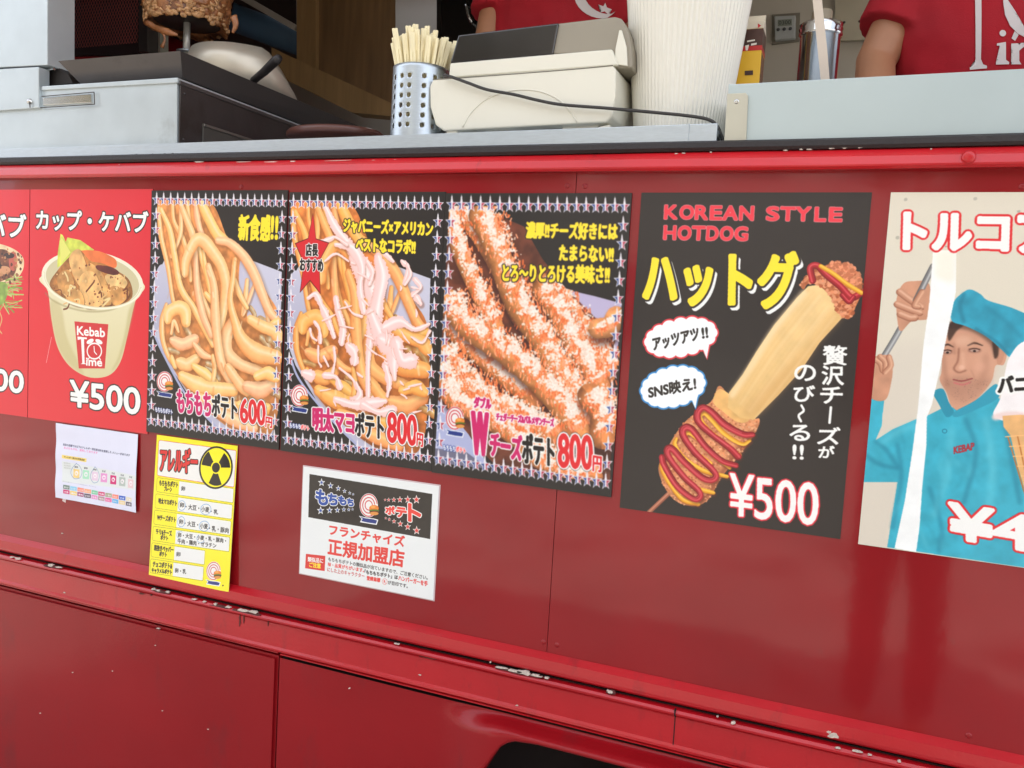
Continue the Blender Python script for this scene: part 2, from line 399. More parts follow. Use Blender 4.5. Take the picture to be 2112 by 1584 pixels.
def sheet(name, P, img, label, cat, thick=.0015, y=0.0, group=None, edge=(60, 50, 48), rough=.4, coat=.25, coat_r=.12, curl=None, parent=None, nx=1, nz=1):
    """a printed board: real thickness, the print on its front face"""
    bm = bmesh.new(); uvl = bm.loops.layers.uv.new('UVMap')
    cy = lambda x, z: (curl(x, z) if curl else 0)
    G = [[bm.verts.new((x, y - thick - cy(x, z), z)) for x in np.linspace(P.x0, P.x1, nx + 1)] for z in np.linspace(P.z0, P.z1, nz + 1)]
    Bk = [[bm.verts.new((v.co.x, v.co.y + thick, v.co.z)) for v in r] for r in G]
    for j in range(nz):
        for i in range(nx):
            f = bm.faces.new((G[j][i], G[j][i + 1], G[j + 1][i + 1], G[j + 1][i])); f.material_index = 0
            for l in f.loops: l[uvl].uv = ((l.vert.co.x - P.x0) / (P.x1 - P.x0), (l.vert.co.z - P.z0) / (P.z1 - P.z0))
            f = bm.faces.new((Bk[j][i], Bk[j + 1][i], Bk[j + 1][i + 1], Bk[j][i + 1])); f.material_index = 1
    for i in range(nx):
        for a, b in ((G[0], Bk[0]), (G[nz], Bk[nz])):
            f = bm.faces.new((a[i], a[i + 1], b[i + 1], b[i])); f.material_index = 1
    for j in range(nz):
        for c in (0, nx):
            f = bm.faces.new((G[j][c], G[j + 1][c], Bk[j + 1][c], Bk[j][c])); f.material_index = 1
    return obj(name, bm, [image_mat(name + '_print', img, rough, coat, coat_r), M('board_edge_%d_%d_%d' % edge, edge, .6)], parent,
               base=((P.x0 + P.x1) / 2, y - thick, P.z0), label=label, cat=cat, group=group)
# ================================================================== paints and metals
RED = M('red_paint_panel', (138, 8, 18), .5, coat=.75, coat_r=.07, var=.08, vs=5, wob=.0018, bump=.06, bs=26, spec=.2, stain=((120, 44, 44), 14, (1, 1, 1), .66, .5))
RED2 = M('red_paint_trim', (196, 24, 34), .40, coat=.6, coat_r=.16, spec=.3, var=.08, vs=7, wob=.002, bump=.15, bs=180, stain=((96, 30, 32), 9, (2.2, 1, .9), .62, .65))
RED4 = M('red_paint_lower_trim', (176, 16, 28), .42, coat=.6, coat_r=.16, spec=.3, var=.08, vs=7, wob=.002, bump=.15, bs=180, stain=((92, 26, 30), 9, (2.2, 1, .9), .58, .4))
RED3 = M('red_paint_door', (142, 10, 20), .5, coat=.34, coat_r=.16, spec=.18, var=.10, vs=3, wob=.007, bump=.12, bs=260, stain=((112, 30, 34), 5, (1.4, 1, .6), .56, .5))
CHIP = M('chipped_primer', (196, 184, 172), .8, var=.25, vs=220)
GAP = M('dark_gap', (26, 14, 14), .9)
RUB = M('black_rubber', (40, 34, 34), .62, bump=.5, bs=240, stain=((92, 86, 84), 20, (1, 1, 1), .62, .4))
STEEL = M('brushed_steel', (190, 198, 204), .40, metal=1, var=.05, vs=60, stretch=(1, 1, 8), bump=.12, bs=90, stain=((200, 205, 208), 8, (1, 1, 1), .6, .6))
STEELW = M('painted_steel', (192, 200, 202), .3, metal=.4, var=.04, vs=16, bump=.08, bs=50, stain=((150, 154, 152), 7, (1, 1, 1), .62, .5))
CHROME = M('polished_steel', (200, 200, 198), .12, metal=1, var=.03)
DSTEEL = M('sooty_steel', (74, 68, 66), .42, metal=.5, var=.15, vs=12, bump=.2, stain=((52, 40, 34), 6, (1, 1, 1), .55, .6))
TX0, TX1, TD = -2.55, 2.0, 1.95                 # truck body: left end, right end, depth
Z_GB, Z_GT = 1.679, 1.6945                      # gasket
Z_PT, Z_PB = 1.6445, .8065                      # upper panels
FLOOR = .80

# ------------------------------------------------------------------ ground and surroundings
bm = bmesh.new(); bmesh.ops.create_grid(bm, x_segments=1, y_segments=1, size=150)
GR = M('pale_paving', (150, 145, 136), .85, var=.22, vs=1.6, bump=.5, bs=40, stain=((84, 78, 72), .9, (1, 1, 1), .52, .75))
g = obj('ground', bm, GR, kind='structure')

# ------------------------------------------------------------------ the truck
T = thing('food_truck', 'red kebab food truck with an open serving hatch and posters along its side', 'food truck', ((TX0 + TX1) / 2, TD / 2, 0))
def part(name, bm, m, parent=None, **k): return obj(name, bm, m, parent or T, **k)
PSEAM = -.1075
lp = part('side_panel', B(TX0, PSEAM - .0006, 0, .02, Z_PB - .004, Z_PT + .004), RED, label='left side panel of glossy red sheet')
rp = part('side_panel', B(PSEAM + .0006, TX1, 0, .02, Z_PB - .004, Z_PT + .004), RED, label='right side panel of glossy red sheet')
part('panel_seam', B(PSEAM - .003, PSEAM + .003, .012, .025, Z_PB, Z_PT), GAP)
def screw(px, py, parent, m=RED, r=.0045, y=0.0, h=.0014):
    q = at(px, py, y); bm = bmesh.new()
    lathe_y(bm, [(0.0001, -h * 1.0), (r * .55, -h), (r * .8, -h * .75), (r, -h * .15), (r, .002)], q.x, q.z, y)
    return part('screw', bm, m, parent, smooth=True)
def lathe_y(bm, prof, cx, cz, y, seg=20):
    rings = [[bm.verts.new((cx + r * math.cos(2 * math.pi * k / seg), y + d, cz + r * math.sin(2 * math.pi * k / seg))) for k in range(seg)] for r, d in prof]
    for a, b in zip(rings, rings[1:]):
        for j in range(seg): bm.faces.new((a[j], a[(j + 1) % seg], b[(j + 1) % seg], b[j]))
for px, py in ((1170, 383), (498, 385), (1121, 1324)): screw(px, py, lp)
for px, py in ((1207, 384), (1149, 1330), (1998, 1517), (2108, 384)): screw(px, py, rp)
# upper rail, slightly bulged, leaning back at the top
rail = [(0.0, Z_GB + .002), (-.010, Z_GB - .001), (-.018, Z_GB - .010), (-.0215, Z_GB - .022), (-.0205, Z_PT + .010), (-.0165, Z_PT + .006), (-.004, Z_PT + .0045), (.02, Z_PT + .004), (.02, Z_GB)]
RL = part('upper_rail', extrude_x([(y, z if y > -.002 else zq(z, y)) for y, z in rail], TX0, TX1, nseg=40, jit=.0012), RED2)
screw(1998, 324, RL, RED2, .0095, -.021, .004)
part('rubber_gasket', extrude_x([(-.012, Z_GB - .001), (-.016, Z_GB + .004), (-.015, Z_GT - .003), (-.006, Z_GT + .001), (.02, Z_GT + .001), (.02, Z_GB - .001)], TX0, TX1, nseg=90, jit=.0016), RUB)
# serving counter: steel strip on the sill
cz = at(1056, 271, .004).z
sx1 = at(1479, 270, .004).x
part('counter_edge', prism_w([(TX0, 1.69), (sx1, 1.69), (sx1, cz + .003), (-.6, cz - .001), (TX0, cz - .008)], .004, .012, bev=.001), STEEL)
part('counter_top', B(TX0, sx1, .012, .62, cz - .016, cz - .006), STEEL)
q = at(1420, 262, .003); part('counter_clip', B(q.x - .004, q.x + .001, .002, .0045, 1.69, cz + .003), STEEL)
part('counter_sill', B(TX0, TX1, .012, .62, 1.66, 1.692), DSTEEL)
# lower rail, ledge, skirt
zb = .8065
low = [(.02, zb + .004), (-.001, zb + .002), (-.012, zq(.797, -.012)), (-.0155, zq(.7935, -.0155)), (-.017, zq(.776, -.017)), (-.0165, zq(.7712, -.0165)), (-.0125, zq(.7690, -.0125)), (-.006, zq(.768, -.006)), (.02, .766)]
part('lower_rail', extrude_x(low, TX0, TX1, nseg=60, jit=.0008), RED4)
part('ledge_gap', B(TX0, TX1, -.003, .02, .7655, .7672), GAP)
led = [(.02, .7655), (-.006, .7652), (-.013, .7638), (-.0165, .7600), (-.016, .7565), (-.0105, .7545), (-.0105, .7540), (.02, .7535)]
LD = part('ledge', extrude_x(led, TX0, TX1, nseg=80, jit=.0012), RED4)
sk = [(.02, .7535), (-.006, .7535), (-.009, .750), (-.009, .703), (-.0115, .6985), (-.0115, .6945), (-.004, .692), (.02, .692)]
SK_ = part('skirt_band', extrude_x(sk, TX0, TX1, nseg=60, jit=.0010), RED4)
part('skirt_gap', B(TX0, TX1, .016, .03, .66, .694), GAP)
# drip moulding above the doors
xs = at(577, 1350).x
part('drip_moulding', extrude_x([(.016, .690), (.003, .6895), (-.004, .6870), (-.004, .6850), (.003, .6840), (.016, .684)], xs + .004, TX1, nseg=20), RED2)
part('drip_moulding', extrude_x([(.016, .6905), (.004, .690), (-.002, .688), (-.002, .6862), (.004, .6852), (.016, .685)], TX0, xs - .004, nseg=20), RED2)
# doors
def rounded_panel(x0, x1, z0, z1, y, t, r, m, name, label):
    bm = box(bmesh.new(), x0, x1, y, y + t, z0, z1)
    es = [e for e in bm.edges if abs(e.verts[0].co.y - y) < 1e-5 and abs(e.verts[1].co.y - y) < 1e-5]
    bmesh.ops.bevel(bm, geom=es, offset=r, segments=4, affect='EDGES')
    return part(name, bm, m, smooth=False, label=label)
rounded_panel(TX0, xs - .0035, .14, .6795, -.004, .03, .006, RED3, 'locker_door', 'left locker door of flat red sheet')
# right body side with wheel arch and its flared lip
def arch_bottom(x):
    pts = [(-9, .14), (-.37, .14), (-.29, .43), (-.165, .618), (-.145, .632), (-.10, .637), (.58, .640), (.64, .63), (.80, .42), (.90, .14), (9, .14)]
    return float(np.interp(x, [a for a, _ in pts], [b for _, b in pts]))
bm = bmesh.new(); xsn = list(np.linspace(xs + .0035, -.36, 14)) + list(np.linspace(-.35, .9, 90)) + list(np.linspace(.92, TX1, 10)); rows = 18; grid = []
for x in xsn:
    zb_ = arch_bottom(x); col = []
    s = min(1, max(0, (x + .32) / .16)); s = s * s * (3 - 2 * s); s *= 1 - min(1, max(0, (x - .70) / .16))
    for k in range(rows + 1):
        t = (k / rows) ** 1.4; z = .679 + (zb_ - .679) * t
        d = min(1, (.679 - z) / .040); d = d * d * (3 - 2 * d)
        yy = -.004 - .048 * s * d
        zz = z if not s else (z + (zq(z, yy) - z) * s)
        col.append(bm.verts.new((x, yy, zz)))
    # edge rolls inward
    l = col[-1].co; col.append(bm.verts.new((l.x, l.y + .004, l.z - .004 * (1 if s else .2)))); col.append(bm.verts.new((l.x, l.y + .05, l.z - .002)))
    grid.append(col)
for a, b in zip(grid, grid[1:]):
    for k in range(len(a) - 1): bm.faces.new((a[k], b[k], b[k + 1], a[k + 1]))
bmesh.ops.recalc_face_normals(bm, faces=bm.faces)
o = part('side_skin', bm, RED3, smooth=True, label='right lower side skin with the flared wheel arch')
# floor, roof, ends, far side: an open box
WALL = M('interior_wall', (186, 182, 168), .6, var=.05, vs=3, bump=.1, stain=((150, 142, 120), 5, (1, 1, 1), .62, .5))
BODY = M('red_body', (150, 22, 32), .4, coat=.6, coat_r=.15)
part('body_floor', B(TX0, TX1, .03, TD, FLOOR - .08, FLOOR), M('floor_grey', (170, 168, 160), .6, var=.1))
part('lower_inner_wall', B(TX0, TX1, .0201, .03, .75, 1.66), WALL)
part('back_wall', B(TX0, TX1, TD - .02, TD, FLOOR, 2.86), WALL)
part('far_skin', B(TX0, TX1, TD, TD + .02, .35, 2.90), BODY)
part('end_wall', B(TX0 - .03, TX0, 0, TD + .02, .35, 2.90), BODY)
bm = bmesh.new()
for a in ((0, .45, .35, 2.9), (1.5, TD + .02, .35, 2.9), (.45, 1.5, 2.65, 2.9), (.45, 1.5, .35, .8)): box(bm, TX1, TX1 + .03, *a)
part('end_wall', bm, BODY, label='end wall with a doorway added to let light in')  # unseen doorway, left open to brighten the interior
bm = bmesh.new(); VY0, VY1 = 1.42, 1.86; light_vents = ((-1.7, -.8), (.5, 1.5))  # unseen roof openings added to let sun and sky light inside
box(bm, TX0, TX1, 0, VY0, 2.80, 2.86); box(bm, TX0, TX1, VY1, TD, 2.80, 2.86)
for a, b in ((TX0, light_vents[0][0]), (light_vents[0][1], light_vents[1][0]), (light_vents[1][1], TX1)): box(bm, a, b, VY0, VY1, 2.80, 2.86)
part('roof', bm, M('roof_lining', (190, 188, 180), .6))
for a, b in light_vents:
    bm = bmesh.new(); box(bm, a - .03, b + .03, VY0 - .03, VY0, 2.861, 2.93); box(bm, a - .03, b + .03, VY1, VY1 + .03, 2.861, 2.93); box(bm, a - .03, a, VY0, VY1, 2.861, 2.93); box(bm, b, b + .03, VY0, VY1, 2.861, 2.93)
    part('added_vent_curb', bm, BODY)
part('window_header', B(TX0, TX1, 0, .04, 2.62, 2.80), BODY)
bm = B(-2.2, 1.8, -.80, 0, -.02, .02, .006); bmesh.ops.rotate(bm, verts=bm.verts, matrix=Matrix.Rotation(math.radians(-42), 3, 'X')); bmesh.ops.translate(bm, verts=bm.verts, vec=(0, -.02, 2.84))
part('hatch_flap', bm, M('hatch_underside', (196, 196, 192), .55, var=.04))
for x in (-2.15, 1.75): part('hatch_strut', tube(bmesh.new(), [(x, -.005, 2.3), (x, -.40, 3.17)], .010), CHROME)
# wheels
TY = M('tyre_rubber', (24, 22, 22), .8, bump=.6, bs=60); RIM = M('wheel_steel', (120, 120, 122), .4, metal=.8)
def wheel(cx, y):
    bm = bmesh.new()
    lathe_y(bm, [(.12, .02), (.16, .0), (.22, -.0), (.275, .015), (.30, .05), (.30, .17), (.275, .205), (.2, .21)], cx, .30, y, 48); w_ = part('wheel', bm, TY, smooth=True)
    bm = bmesh.new(); lathe_y(bm, [(.001, .03), (.05, .03), (.06, .05), (.12, .07), (.15, .04), (.165, .02)], cx, .30, y, 32); part('rim', bm, RIM, w_, smooth=True)
wheel(.24, .05); wheel(.24, TD - .3); wheel(-2.15, .05)
part('wheel_well', B(-.33, .84, .24, .26, .2, .70), GAP)
part('wheel_well_top', B(-.33, .84, .03, .24, .68, .70), GAP)
part('chassis', B(TX0, TX1, .3, TD - .3, .38, .66), GAP)

# paint chips and rust runs, flat marks on the ledge and rails
chr_ = random.Random(3)
SPITM = M('spit_steel', (196, 194, 188), .3, metal=.35)
def chip(px, py, w_, h_, y, parent, m=CHIP, ang=None):
    a = math.radians(11 if ang is None else ang); pts = []
    n = 12
    for k in range(n):
        t = 2 * math.pi * k / n; r = chr_.uniform(.55, 1.15)
        x, z = w_ / 2 * r * math.cos(t), h_ * .40 * r * math.sin(t)
        q = at(px + x * math.cos(a) - z * math.sin(a), py + x * math.sin(a) + z * math.cos(a), y); pts.append((q.x, q.z))
    part('rubber_scrap' if m is RUB else ('grime_patch' if m is not CHIP else 'paint_chip'), prism_w(pts, y - .0007, y + .003), m, parent)
for px, py, w_, h_ in ((36, 1152, 16, 6), (24, 1149, 8, 4), (105, 1166, 12, 8), (120, 1170, 14, 4), (316, 1215, 8, 4), (326, 1218, 11, 4), (345, 1221, 9, 5), (400, 1236, 12, 4), (421, 1241, 7, 4), (444, 1246, 8, 7), (470, 1252, 14, 5), (500, 1259, 26, 8), (522, 1262, 24, 8),
                       (1032, 1377, 30, 4), (1062, 1384, 44, 6), (1082, 1388, 30, 12), (1104, 1393, 30, 6), (1127, 1398, 10, 5), (818, 1328, 12, 3), (1258, 1426, 15, 9), (1011, 1366, 4, 4), (1512, 1491, 13, 9), (1480, 1478, 5, 4), (1728, 1543, 14, 4), (1768, 1550, 22, 5), (1793, 1557, 12, 4), (1855, 1570, 8, 6)):
    chip(px, py, w_, h_, -.0158, LD)
for px, py, w_, h_ in ((1718, 1517, 25, 17), (1710, 1510, 10, 8)): chip(px, py, w_, h_, -.0168, LD)
for px, py, w_, h_ in ((410, 334, 22, 3), (560, 334, 30, 3), (500, 334, 36, 2.5), (604, 333, 12, 3), (700, 331, 60, 2), (770, 331, 16, 3), (800, 331, 8, 4), (815, 330, 8, 3), (905, 330, 5, 3), (1395, 317, 8, 3), (1410, 316, 10, 3), (1466, 314, 5, 4), (1620, 310, 10, 4), (1652, 308, 8, 4), (1669, 308, 12, 3), (1715, 306, 14, 3), (1742, 305, 12, 3), (1773, 304, 12, 4), (1920, 307, 5, 4), (246, 340, 5, 3)):
    chip(px, py, w_, h_, -.0118, RL, ang=-1.5)
for px, py, w_, h_ in ((866, 1392, 7, 4), (1066, 1455, 8, 4), (720, 1420, 4, 3), (133, 1222, 6, 3)): chip(px, py, w_, h_, -.0095, SK_)
chip(325, 1296, 9, 3, -.006, LD)
for px, py in ((128, 1100), (150, 1387), (232, 1384), (83, 1471), (429, 1504), (335, 1466), (320, 1331)): chip(px, py, 3.5, 2.5, -.0012 if py < 1200 else -.0045, lp if py < 1200 else LD)
jx = at(1396, 1460).x
part('rail_joint', B(jx - .0011, jx + .0011, -.0178, -.01, .7545, .7655), GAP); part('rail_joint', B(jx - .0008, jx + .0008, -.0098, -.004, .7, .7535), GAP)
for k in range(16): chip(232 + k * 8.5 + chr_.uniform(-3, 3), 321.5 - k * .28, chr_.uniform(5, 12), chr_.uniform(2, 6), .003, T, RUB, -2)
RUST = M('rust_run', (92, 40, 34), .8, var=.3, vs=40)
for px, py, w_, h_ in ((505, 1262, 60, 11), (452, 1251, 40, 8), (1072, 1388, 90, 12), (330, 1220, 40, 7), (110, 1169, 40, 7), (1260, 1428, 22, 12)):
    chip(px, py, w_, h_, -.0153, LD, M('chip_grime', (86, 40, 38), .8, var=.4, vs=60))
for px, py, w_, h_ in ((495, 1280, 4, 34), (503, 1275, 3, 26), (553, 1286, 3, 18), (292, 1224, 12, 5), (312, 1227, 7, 5), (884, 1357, 36, 4)): chip(px, py, w_, h_, -.0094, SK_, RUST, 0 if h_ > w_ else 12)

# ------------------------------------------------------------------ interior fittings
WOOD = M('wood_cladding', (112, 84, 52), .55, var=.22, vs=6, stretch=(9, 9, .8), bump=.2, bs=30)
WOODL = M('wood_trim', (136, 106, 66), .5, var=.15, vs=6, stretch=(9, 9, .8))
WP = M('cream_plastic', (224, 220, 204), .42, coat=.2, var=.02, vs=8, stain=((190, 182, 164), 9, (1, 1, 1), .66, .5))
# wood cabinet wall running back on the left of the opening
cab = thing('wooden_cabinet', 'brown wood wall cabinet hanging behind the grill', 'cabinet', at(700, 60, 1.2))
obj('cabinet_side', prism([(650, -260), (806, -260), (806, 60), (812, 232), (650, 160)], 1.02, 1.05), WOOD, cab)
obj('cabinet_frame', prism([(612, -260), (651, -260), (651, 159), (612, 138)], 1.00, 1.05), WOODL, cab)
obj('cabinet_shelf', prism([(560, 98), (812, 215), (812, 240), (725, 232), (560, 150)], .95, 1.019), WOODL, cab)
tag_box = obj('wall_cupboard', prism([(308, -260), (611, -260), (611, 112), (500, 70), (308, 56)], 1.35, 1.85), M('dark_cupboard', (38, 28, 24), .6, var=.2), base=at(460, 60, 1.35), label='dark brown wall cupboard behind the meat spit', cat='cupboard')
# blue roll
q = at(545, 62, 1.12); bm = tube(bmesh.new(), [(q.x - .09, 1.05, q.z + .03), (q.x + .10, 1.25, q.z - .02)], .048, 20); obj('paper_roll', bm, M('blue_roll', (52, 78, 100), .7, var=.15), base=q, label='blue paper roll lying on the shelf behind the meat', cat='paper roll', smooth=True)
obj('white_rail', prism([(490, -4), (498, -14), (612, 52), (606, 62)], 1.0, 1.03), M('rail_white', (150, 142, 130), .5), base=at(550, 25, 1.0), label='narrow pale rail sloping above the blue roll', cat='rail')
obj('pale_post', prism([(305, -200), (330, -200), (330, 150), (305, 150)], 1.0, 1.04), M('post_cream', (170, 168, 152), .5), base=at(318, 150, 1.0), label='pale upright post between the burner and the meat', cat='post')
# fridge with dark glass door
fr = thing('display_fridge', 'black fridge with a glossy dark door beside the left worker', 'fridge', at(960, 200, 1.45))
BLK = M('black_gloss', (22, 24, 26), .1, coat=1, coat_r=.03, var=.1)
obj('fridge_body', prism([(900, -330), (1300, -330), (1300, 260), (900, 260)], 1.45, 1.92, bev=.004), M('black_body', (40, 38, 36), .4), fr)
obj('fridge_door', prism([(909, -330), (1290, -330), (1290, 255), (909, 255)], 1.425, 1.449, bev=.003), BLK, fr)
obj('door_handle', tube(bmesh.new(), spline([at(960, 10, 1.43), at(962, 12, 1.40), at(966, 32, 1.39), at(972, 46, 1.40), at(972, 48, 1.43)], 4), .006, 8), CHROME, fr, smooth=True)
# wall sheet with two screws, timer
ws = obj('wall_sheet', prism([(1725, -300), (1885, -300), (1885, 78), (1722, 84)], 1.90, 1.915), M('wall_sheet_grey', (172, 166, 144), .5, var=.08), T)
for px, py in ((1741, 46), (1773, 44)):
    q = at(px, py, 1.90); bm = bmesh.new(); lathe_y(bm, [(.0001, -.003), (.004, -.002), (.005, .001)], q.x, q.z, 1.90, 12); obj('screw', bm, DSTEEL, ws, smooth=True)
tm = thing('kitchen_timer', 'small grey digital kitchen timer on the back wall above the carton', 'timer', at(1621, 80, 1.92))
obj('timer_backing', prism([(1592, 30), (1650, 26), (1648, 85), (1592, 92)], 1.922, 1.9295), M('tape_grey', (124, 120, 106), .6), tm)
obj('timer_body', prism([(1597, 33), (1641, 31), (1640, 78), (1598, 82)], 1.895, 1.921, bev=.004), M('timer_grey', (168, 174, 172), .4, var=.03), tm)
sc_ = obj('timer_screen', prism([(1604, 41), (1633, 39), (1633, 52), (1604, 54)], 1.893, 1.8955), M('lcd', (128, 136, 124), .25), tm)
def letters(name, body, bl, br, tl, y, m, parent, thick=.0006):
    """raised lettering mesh on a vertical surface at depth y"""
    v, t = glyphs(body); mn, mx = v.min(0), v.max(0); u = (v - mn) / (mx - mn)
    A, Bq, Cq = at(*bl, y), at(*br, y), at(*tl, y); bm = bmesh.new()
    vs = [bm.verts.new(A + (Bq - A) * float(a) + (Cq - A) * float(b)) for a, b in u]
    for tri in t:
        try: bm.faces.new([vs[i] for i in tri])
        except ValueError: pass
    return obj(name, bm, m, parent)
letters('digits', '0300', (1606, 51), (1631, 49.5), (1606, 43), 1.8925, M('lcd_ink', (40, 44, 42), .5), tm)
for px, py in ((1605, 61), (1617.5, 60), (1630, 59)):
    q = at(px, py, 1.894); bm = bmesh.new(); lathe_y(bm, [(.0001, -.004), (.005, -.004), (.006, -.001), (.006, .003)], q.x, q.z, 1.894, 14); obj('button', bm, M('button_grey', (70, 74, 74), .5), tm, smooth=True)

# ------------------------------------------------------------------ kebab grill (left)
_x98 = at(98, 60, .03).x
HSD = min(np.arange(.03, .5, .004), key=lambda y: abs(at(155, 60, y).x - _x98)); HSD = float(HSD)
gr = thing('kebab_grill', 'steel kebab grill cabinet with a dark drip tray under the meat spit', 'grill', at(200, 300, .05))
P_ = lambda name, pix, y0, y1, m, bev=.0015, **k: obj(name, prism(pix, y0, y1, bev=bev, **k), m, gr)
P_('upper_housing', [(-420, -420), (98, -420), (98, 134), (-420, 160)], .03, HSD, STEELW)
P_('hinged_panel', [(-420, 160), (-60, 146), (80, 138), (80, 222), (-60, 232), (-420, 250)], .022, .05, STEELW)
q = at(60, 209, .02); bm = bmesh.new(); lathe_y(bm, [(.0001, -.006), (.004, -.006), (.0045, -.003), (.007, -.002), (.007, .003)], q.x, q.z, .022, 14); obj('latch_pin', bm, CHROME, gr, smooth=True)
obj('latch_rod', tube(bmesh.new(), [at(61, 210, .018), at(62, 222, .018)], .0012, 6), DSTEEL, gr)
P_('hinge_block', [(81, 140), (118, 138), (140, 152), (150, 172), (88, 178), (84, 190)], .06, .30, M('hinge_black', (34, 28, 26), .6, var=.2))
obj('hinge_bar', tube(bmesh.new(), [at(86, 146, .05), at(112, 142, .05)], .003, 8), CHROME, gr)
P_('lower_cabinet', [(-420, 250), (80, 224), (88, 182), (365, 168), (364, 320), (-420, 330)], .03, .58, STEELW)
P_('cabinet_lip', [(85, 186), (86, 178), (366, 160), (366, 170)], .026, .60, STEELW, bev=.001)
# slide bracket
for a, b in (((86, 199), (194, 190)), ((194, 190), (195, 215)), ((195, 215), (84, 222))):
    obj('bracket_wire', tube(bmesh.new(), [at(*a, .024), at(*b, .024)], .0011, 6), DSTEEL, gr)
P_('bracket_slide', [(88, 202), (188, 194), (189, 211), (88, 217)], .026, .031, CHROME, bev=.0008)
# dark side plate of the cabinet, just proud of its right wall
cx_ = at(364, 240, .03).x + .0025
def side_plate(name, z0, z1, y0, y1, m, dx=0, t=.003): return obj(name, B(cx_ + dx, cx_ + dx + t, y0, y1, z0, z1, .0006, 1), m, gr)
zlo, zhi = cz + .002, at(366, 170, .03).z
side_plate('side_plate', zlo, zhi - .004, .034, .58, DSTEEL)
side_plate('side_lip', zhi - .004, zhi + .004, .03, .60, M('worn_edge', (96, 92, 90), .4, metal=.6), .0, .005)
side_plate('side_handle_plate', zlo, zlo + .052, .10, .50, M('side_door', (92, 88, 82), .45, metal=.4), .003)
side_plate('side_handle_lip', zlo + .052, zlo + .058, .10, .50, M('worn_edge2', (126, 120, 112), .4, metal=.6), .003, .006)
for zz in (zlo + .012, zhi - .02):
    bm = bmesh.new(); bmesh.ops.create_icosphere(bm, subdivisions=1, radius=.0035); bmesh.ops.translate(bm, verts=bm.verts, vec=(cx_ + .003, .045, zz)); obj('rivet', bm, DSTEEL, gr)
# drip tray, flared all round
def tray():
    a0, a1 = at(165, 166, .05), at(370, 158, .05); t0, t1 = at(120, 121, .015), at(371, 106, .015)
    zb0, zt0 = a1.z, t1.z
    yb = .60; bm = bmesh.new()
    lo = [(a0.x, .055, zb0 - .002), (a1.x + .004, .055, zb0 - .002), (a1.x + .004, yb, zb0 - .002), (a0.x, yb, zb0 - .002)]
    hi = [(t0.x, .015, zt0 + .001), (t1.x + .001, .015, zt0 + .001), (t1.x + .006, yb + .16, zt0 + .001), (t0.x, yb + .16, zt0 + .001)]
    L_ = [bm.verts.new(v) for v in lo]; H_ = [bm.verts.new(v) for v in hi]
    I_ = [bm.verts.new((v[0] + (.004 if k in (0, 3) else -.004), v[1] + (.004 if k < 2 else -.004), v[2])) for k, v in enumerate(hi)]
    J_ = [bm.verts.new((v[0], v[1], v[2] + .006)) for v in lo]
    for k in range(4):
        j = (k + 1) % 4; bm.faces.new((L_[k], L_[j], H_[j], H_[k])); bm.faces.new((H_[k], H_[j], I_[j], I_[k])); bm.faces.new((I_[k], I_[j], J_[j], J_[k]))
    bm.faces.new(L_[::-1]); bm.faces.new(J_)
    return bm
obj('drip_tray', tray(), M('tray_coating', (84, 78, 76), .38, metal=.3, var=.1, vs=8, stain=((48, 38, 34), 6, (1, 1, 1), .55, .5)), gr)
# burner box with red mesh
P_('burner_back', [(60, -420), (285, -420), (285, 112), (60, 116)], .47, .485, M('burner_dark', (36, 20, 18), .7), bev=.001)
P_('burner_side_strip', [(286, -420), (304, -420), (304, 106), (286, 108)], .45, .49, M('grey_strip', (78, 74, 70), .4, metal=.6), bev=.001)
bm = bmesh.new(); a = at(140, -60, .455); b = at(284, 88, .455)
n_ = 26
for k in range(-n_, n_ * 2):
    for sgn in (1, -1):
        x0_ = a.x + (b.x - a.x) * k / n_; z0_, z1_ = b.z, a.z; dxx = (z1_ - z0_) * .6 * sgn
        p0, p1 = Vector((x0_, .455 + .0006 * sgn, z0_)), Vector((x0_ + dxx, .455 + .0006 * sgn, z1_))
        # clip to the window
        t0_, t1_ = 0, 1
        for lim, s_ in ((a.x, 1), (b.x, -1)):
            d0, d1 = s_ * (p0.x - lim), s_ * (p1.x - lim)
            if d0 < 0 and d1 < 0: t1_ = -1
            elif d0 < 0: t0_ = max(t0_, d0 / (d0 - d1))
            elif d1 < 0: t1_ = min(t1_, d0 / (d0 - d1))
        if t1_ > t0_ + .02: tube(bm, [p0.lerp(p1, t0_), p0.lerp(p1, t1_)], .0007, 4)
mesh_ = obj('burner_mesh', bm, M('red_hot_mesh', (158, 74, 66), .6, var=.2), gr); mesh_['kind'] = 'stuff'
# spit: rod, disc
sp = thing('meat_spit', 'stacked roasting kebab meat on a steel spit above the dark tray', 'meat spit', at(386, 104, .33))
c_ = at(386, 40, .33)
SPY = .33
zt_ = at(386, 108, .33).z
bm = bmesh.new(); lathe(bm, [(.0001, zt_ - .02), (.0085, zt_ - .02), (.0085, c_.z + .002), (.006, c_.z + .003), (.006, 2.9 - .2), (.0001, 2.70)], c_.x, SPY, 18); obj('spit_rod', bm, SPITM, sp, smooth=True)
bm = bmesh.new(); lathe(bm, [(.0001, zt_ - .001), (.024, zt_ - .001), (.024, zt_ + .003), (.0001, zt_ + .004)], c_.x, SPY, 28); obj('spit_foot', bm, STEEL, sp, smooth=True)
zd = at(386, 13, .235).z
bm = bmesh.new(); lathe(bm, [(.0001, zd), (.080, zd), (.084, zd + .003), (.080, zd + .006), (.0001, zd + .006)], c_.x, SPY, 40); obj('spit_plate', bm, DSTEEL, sp, smooth=True)
bm = bmesh.new(); seg, lv = 120, 90; R_ = []
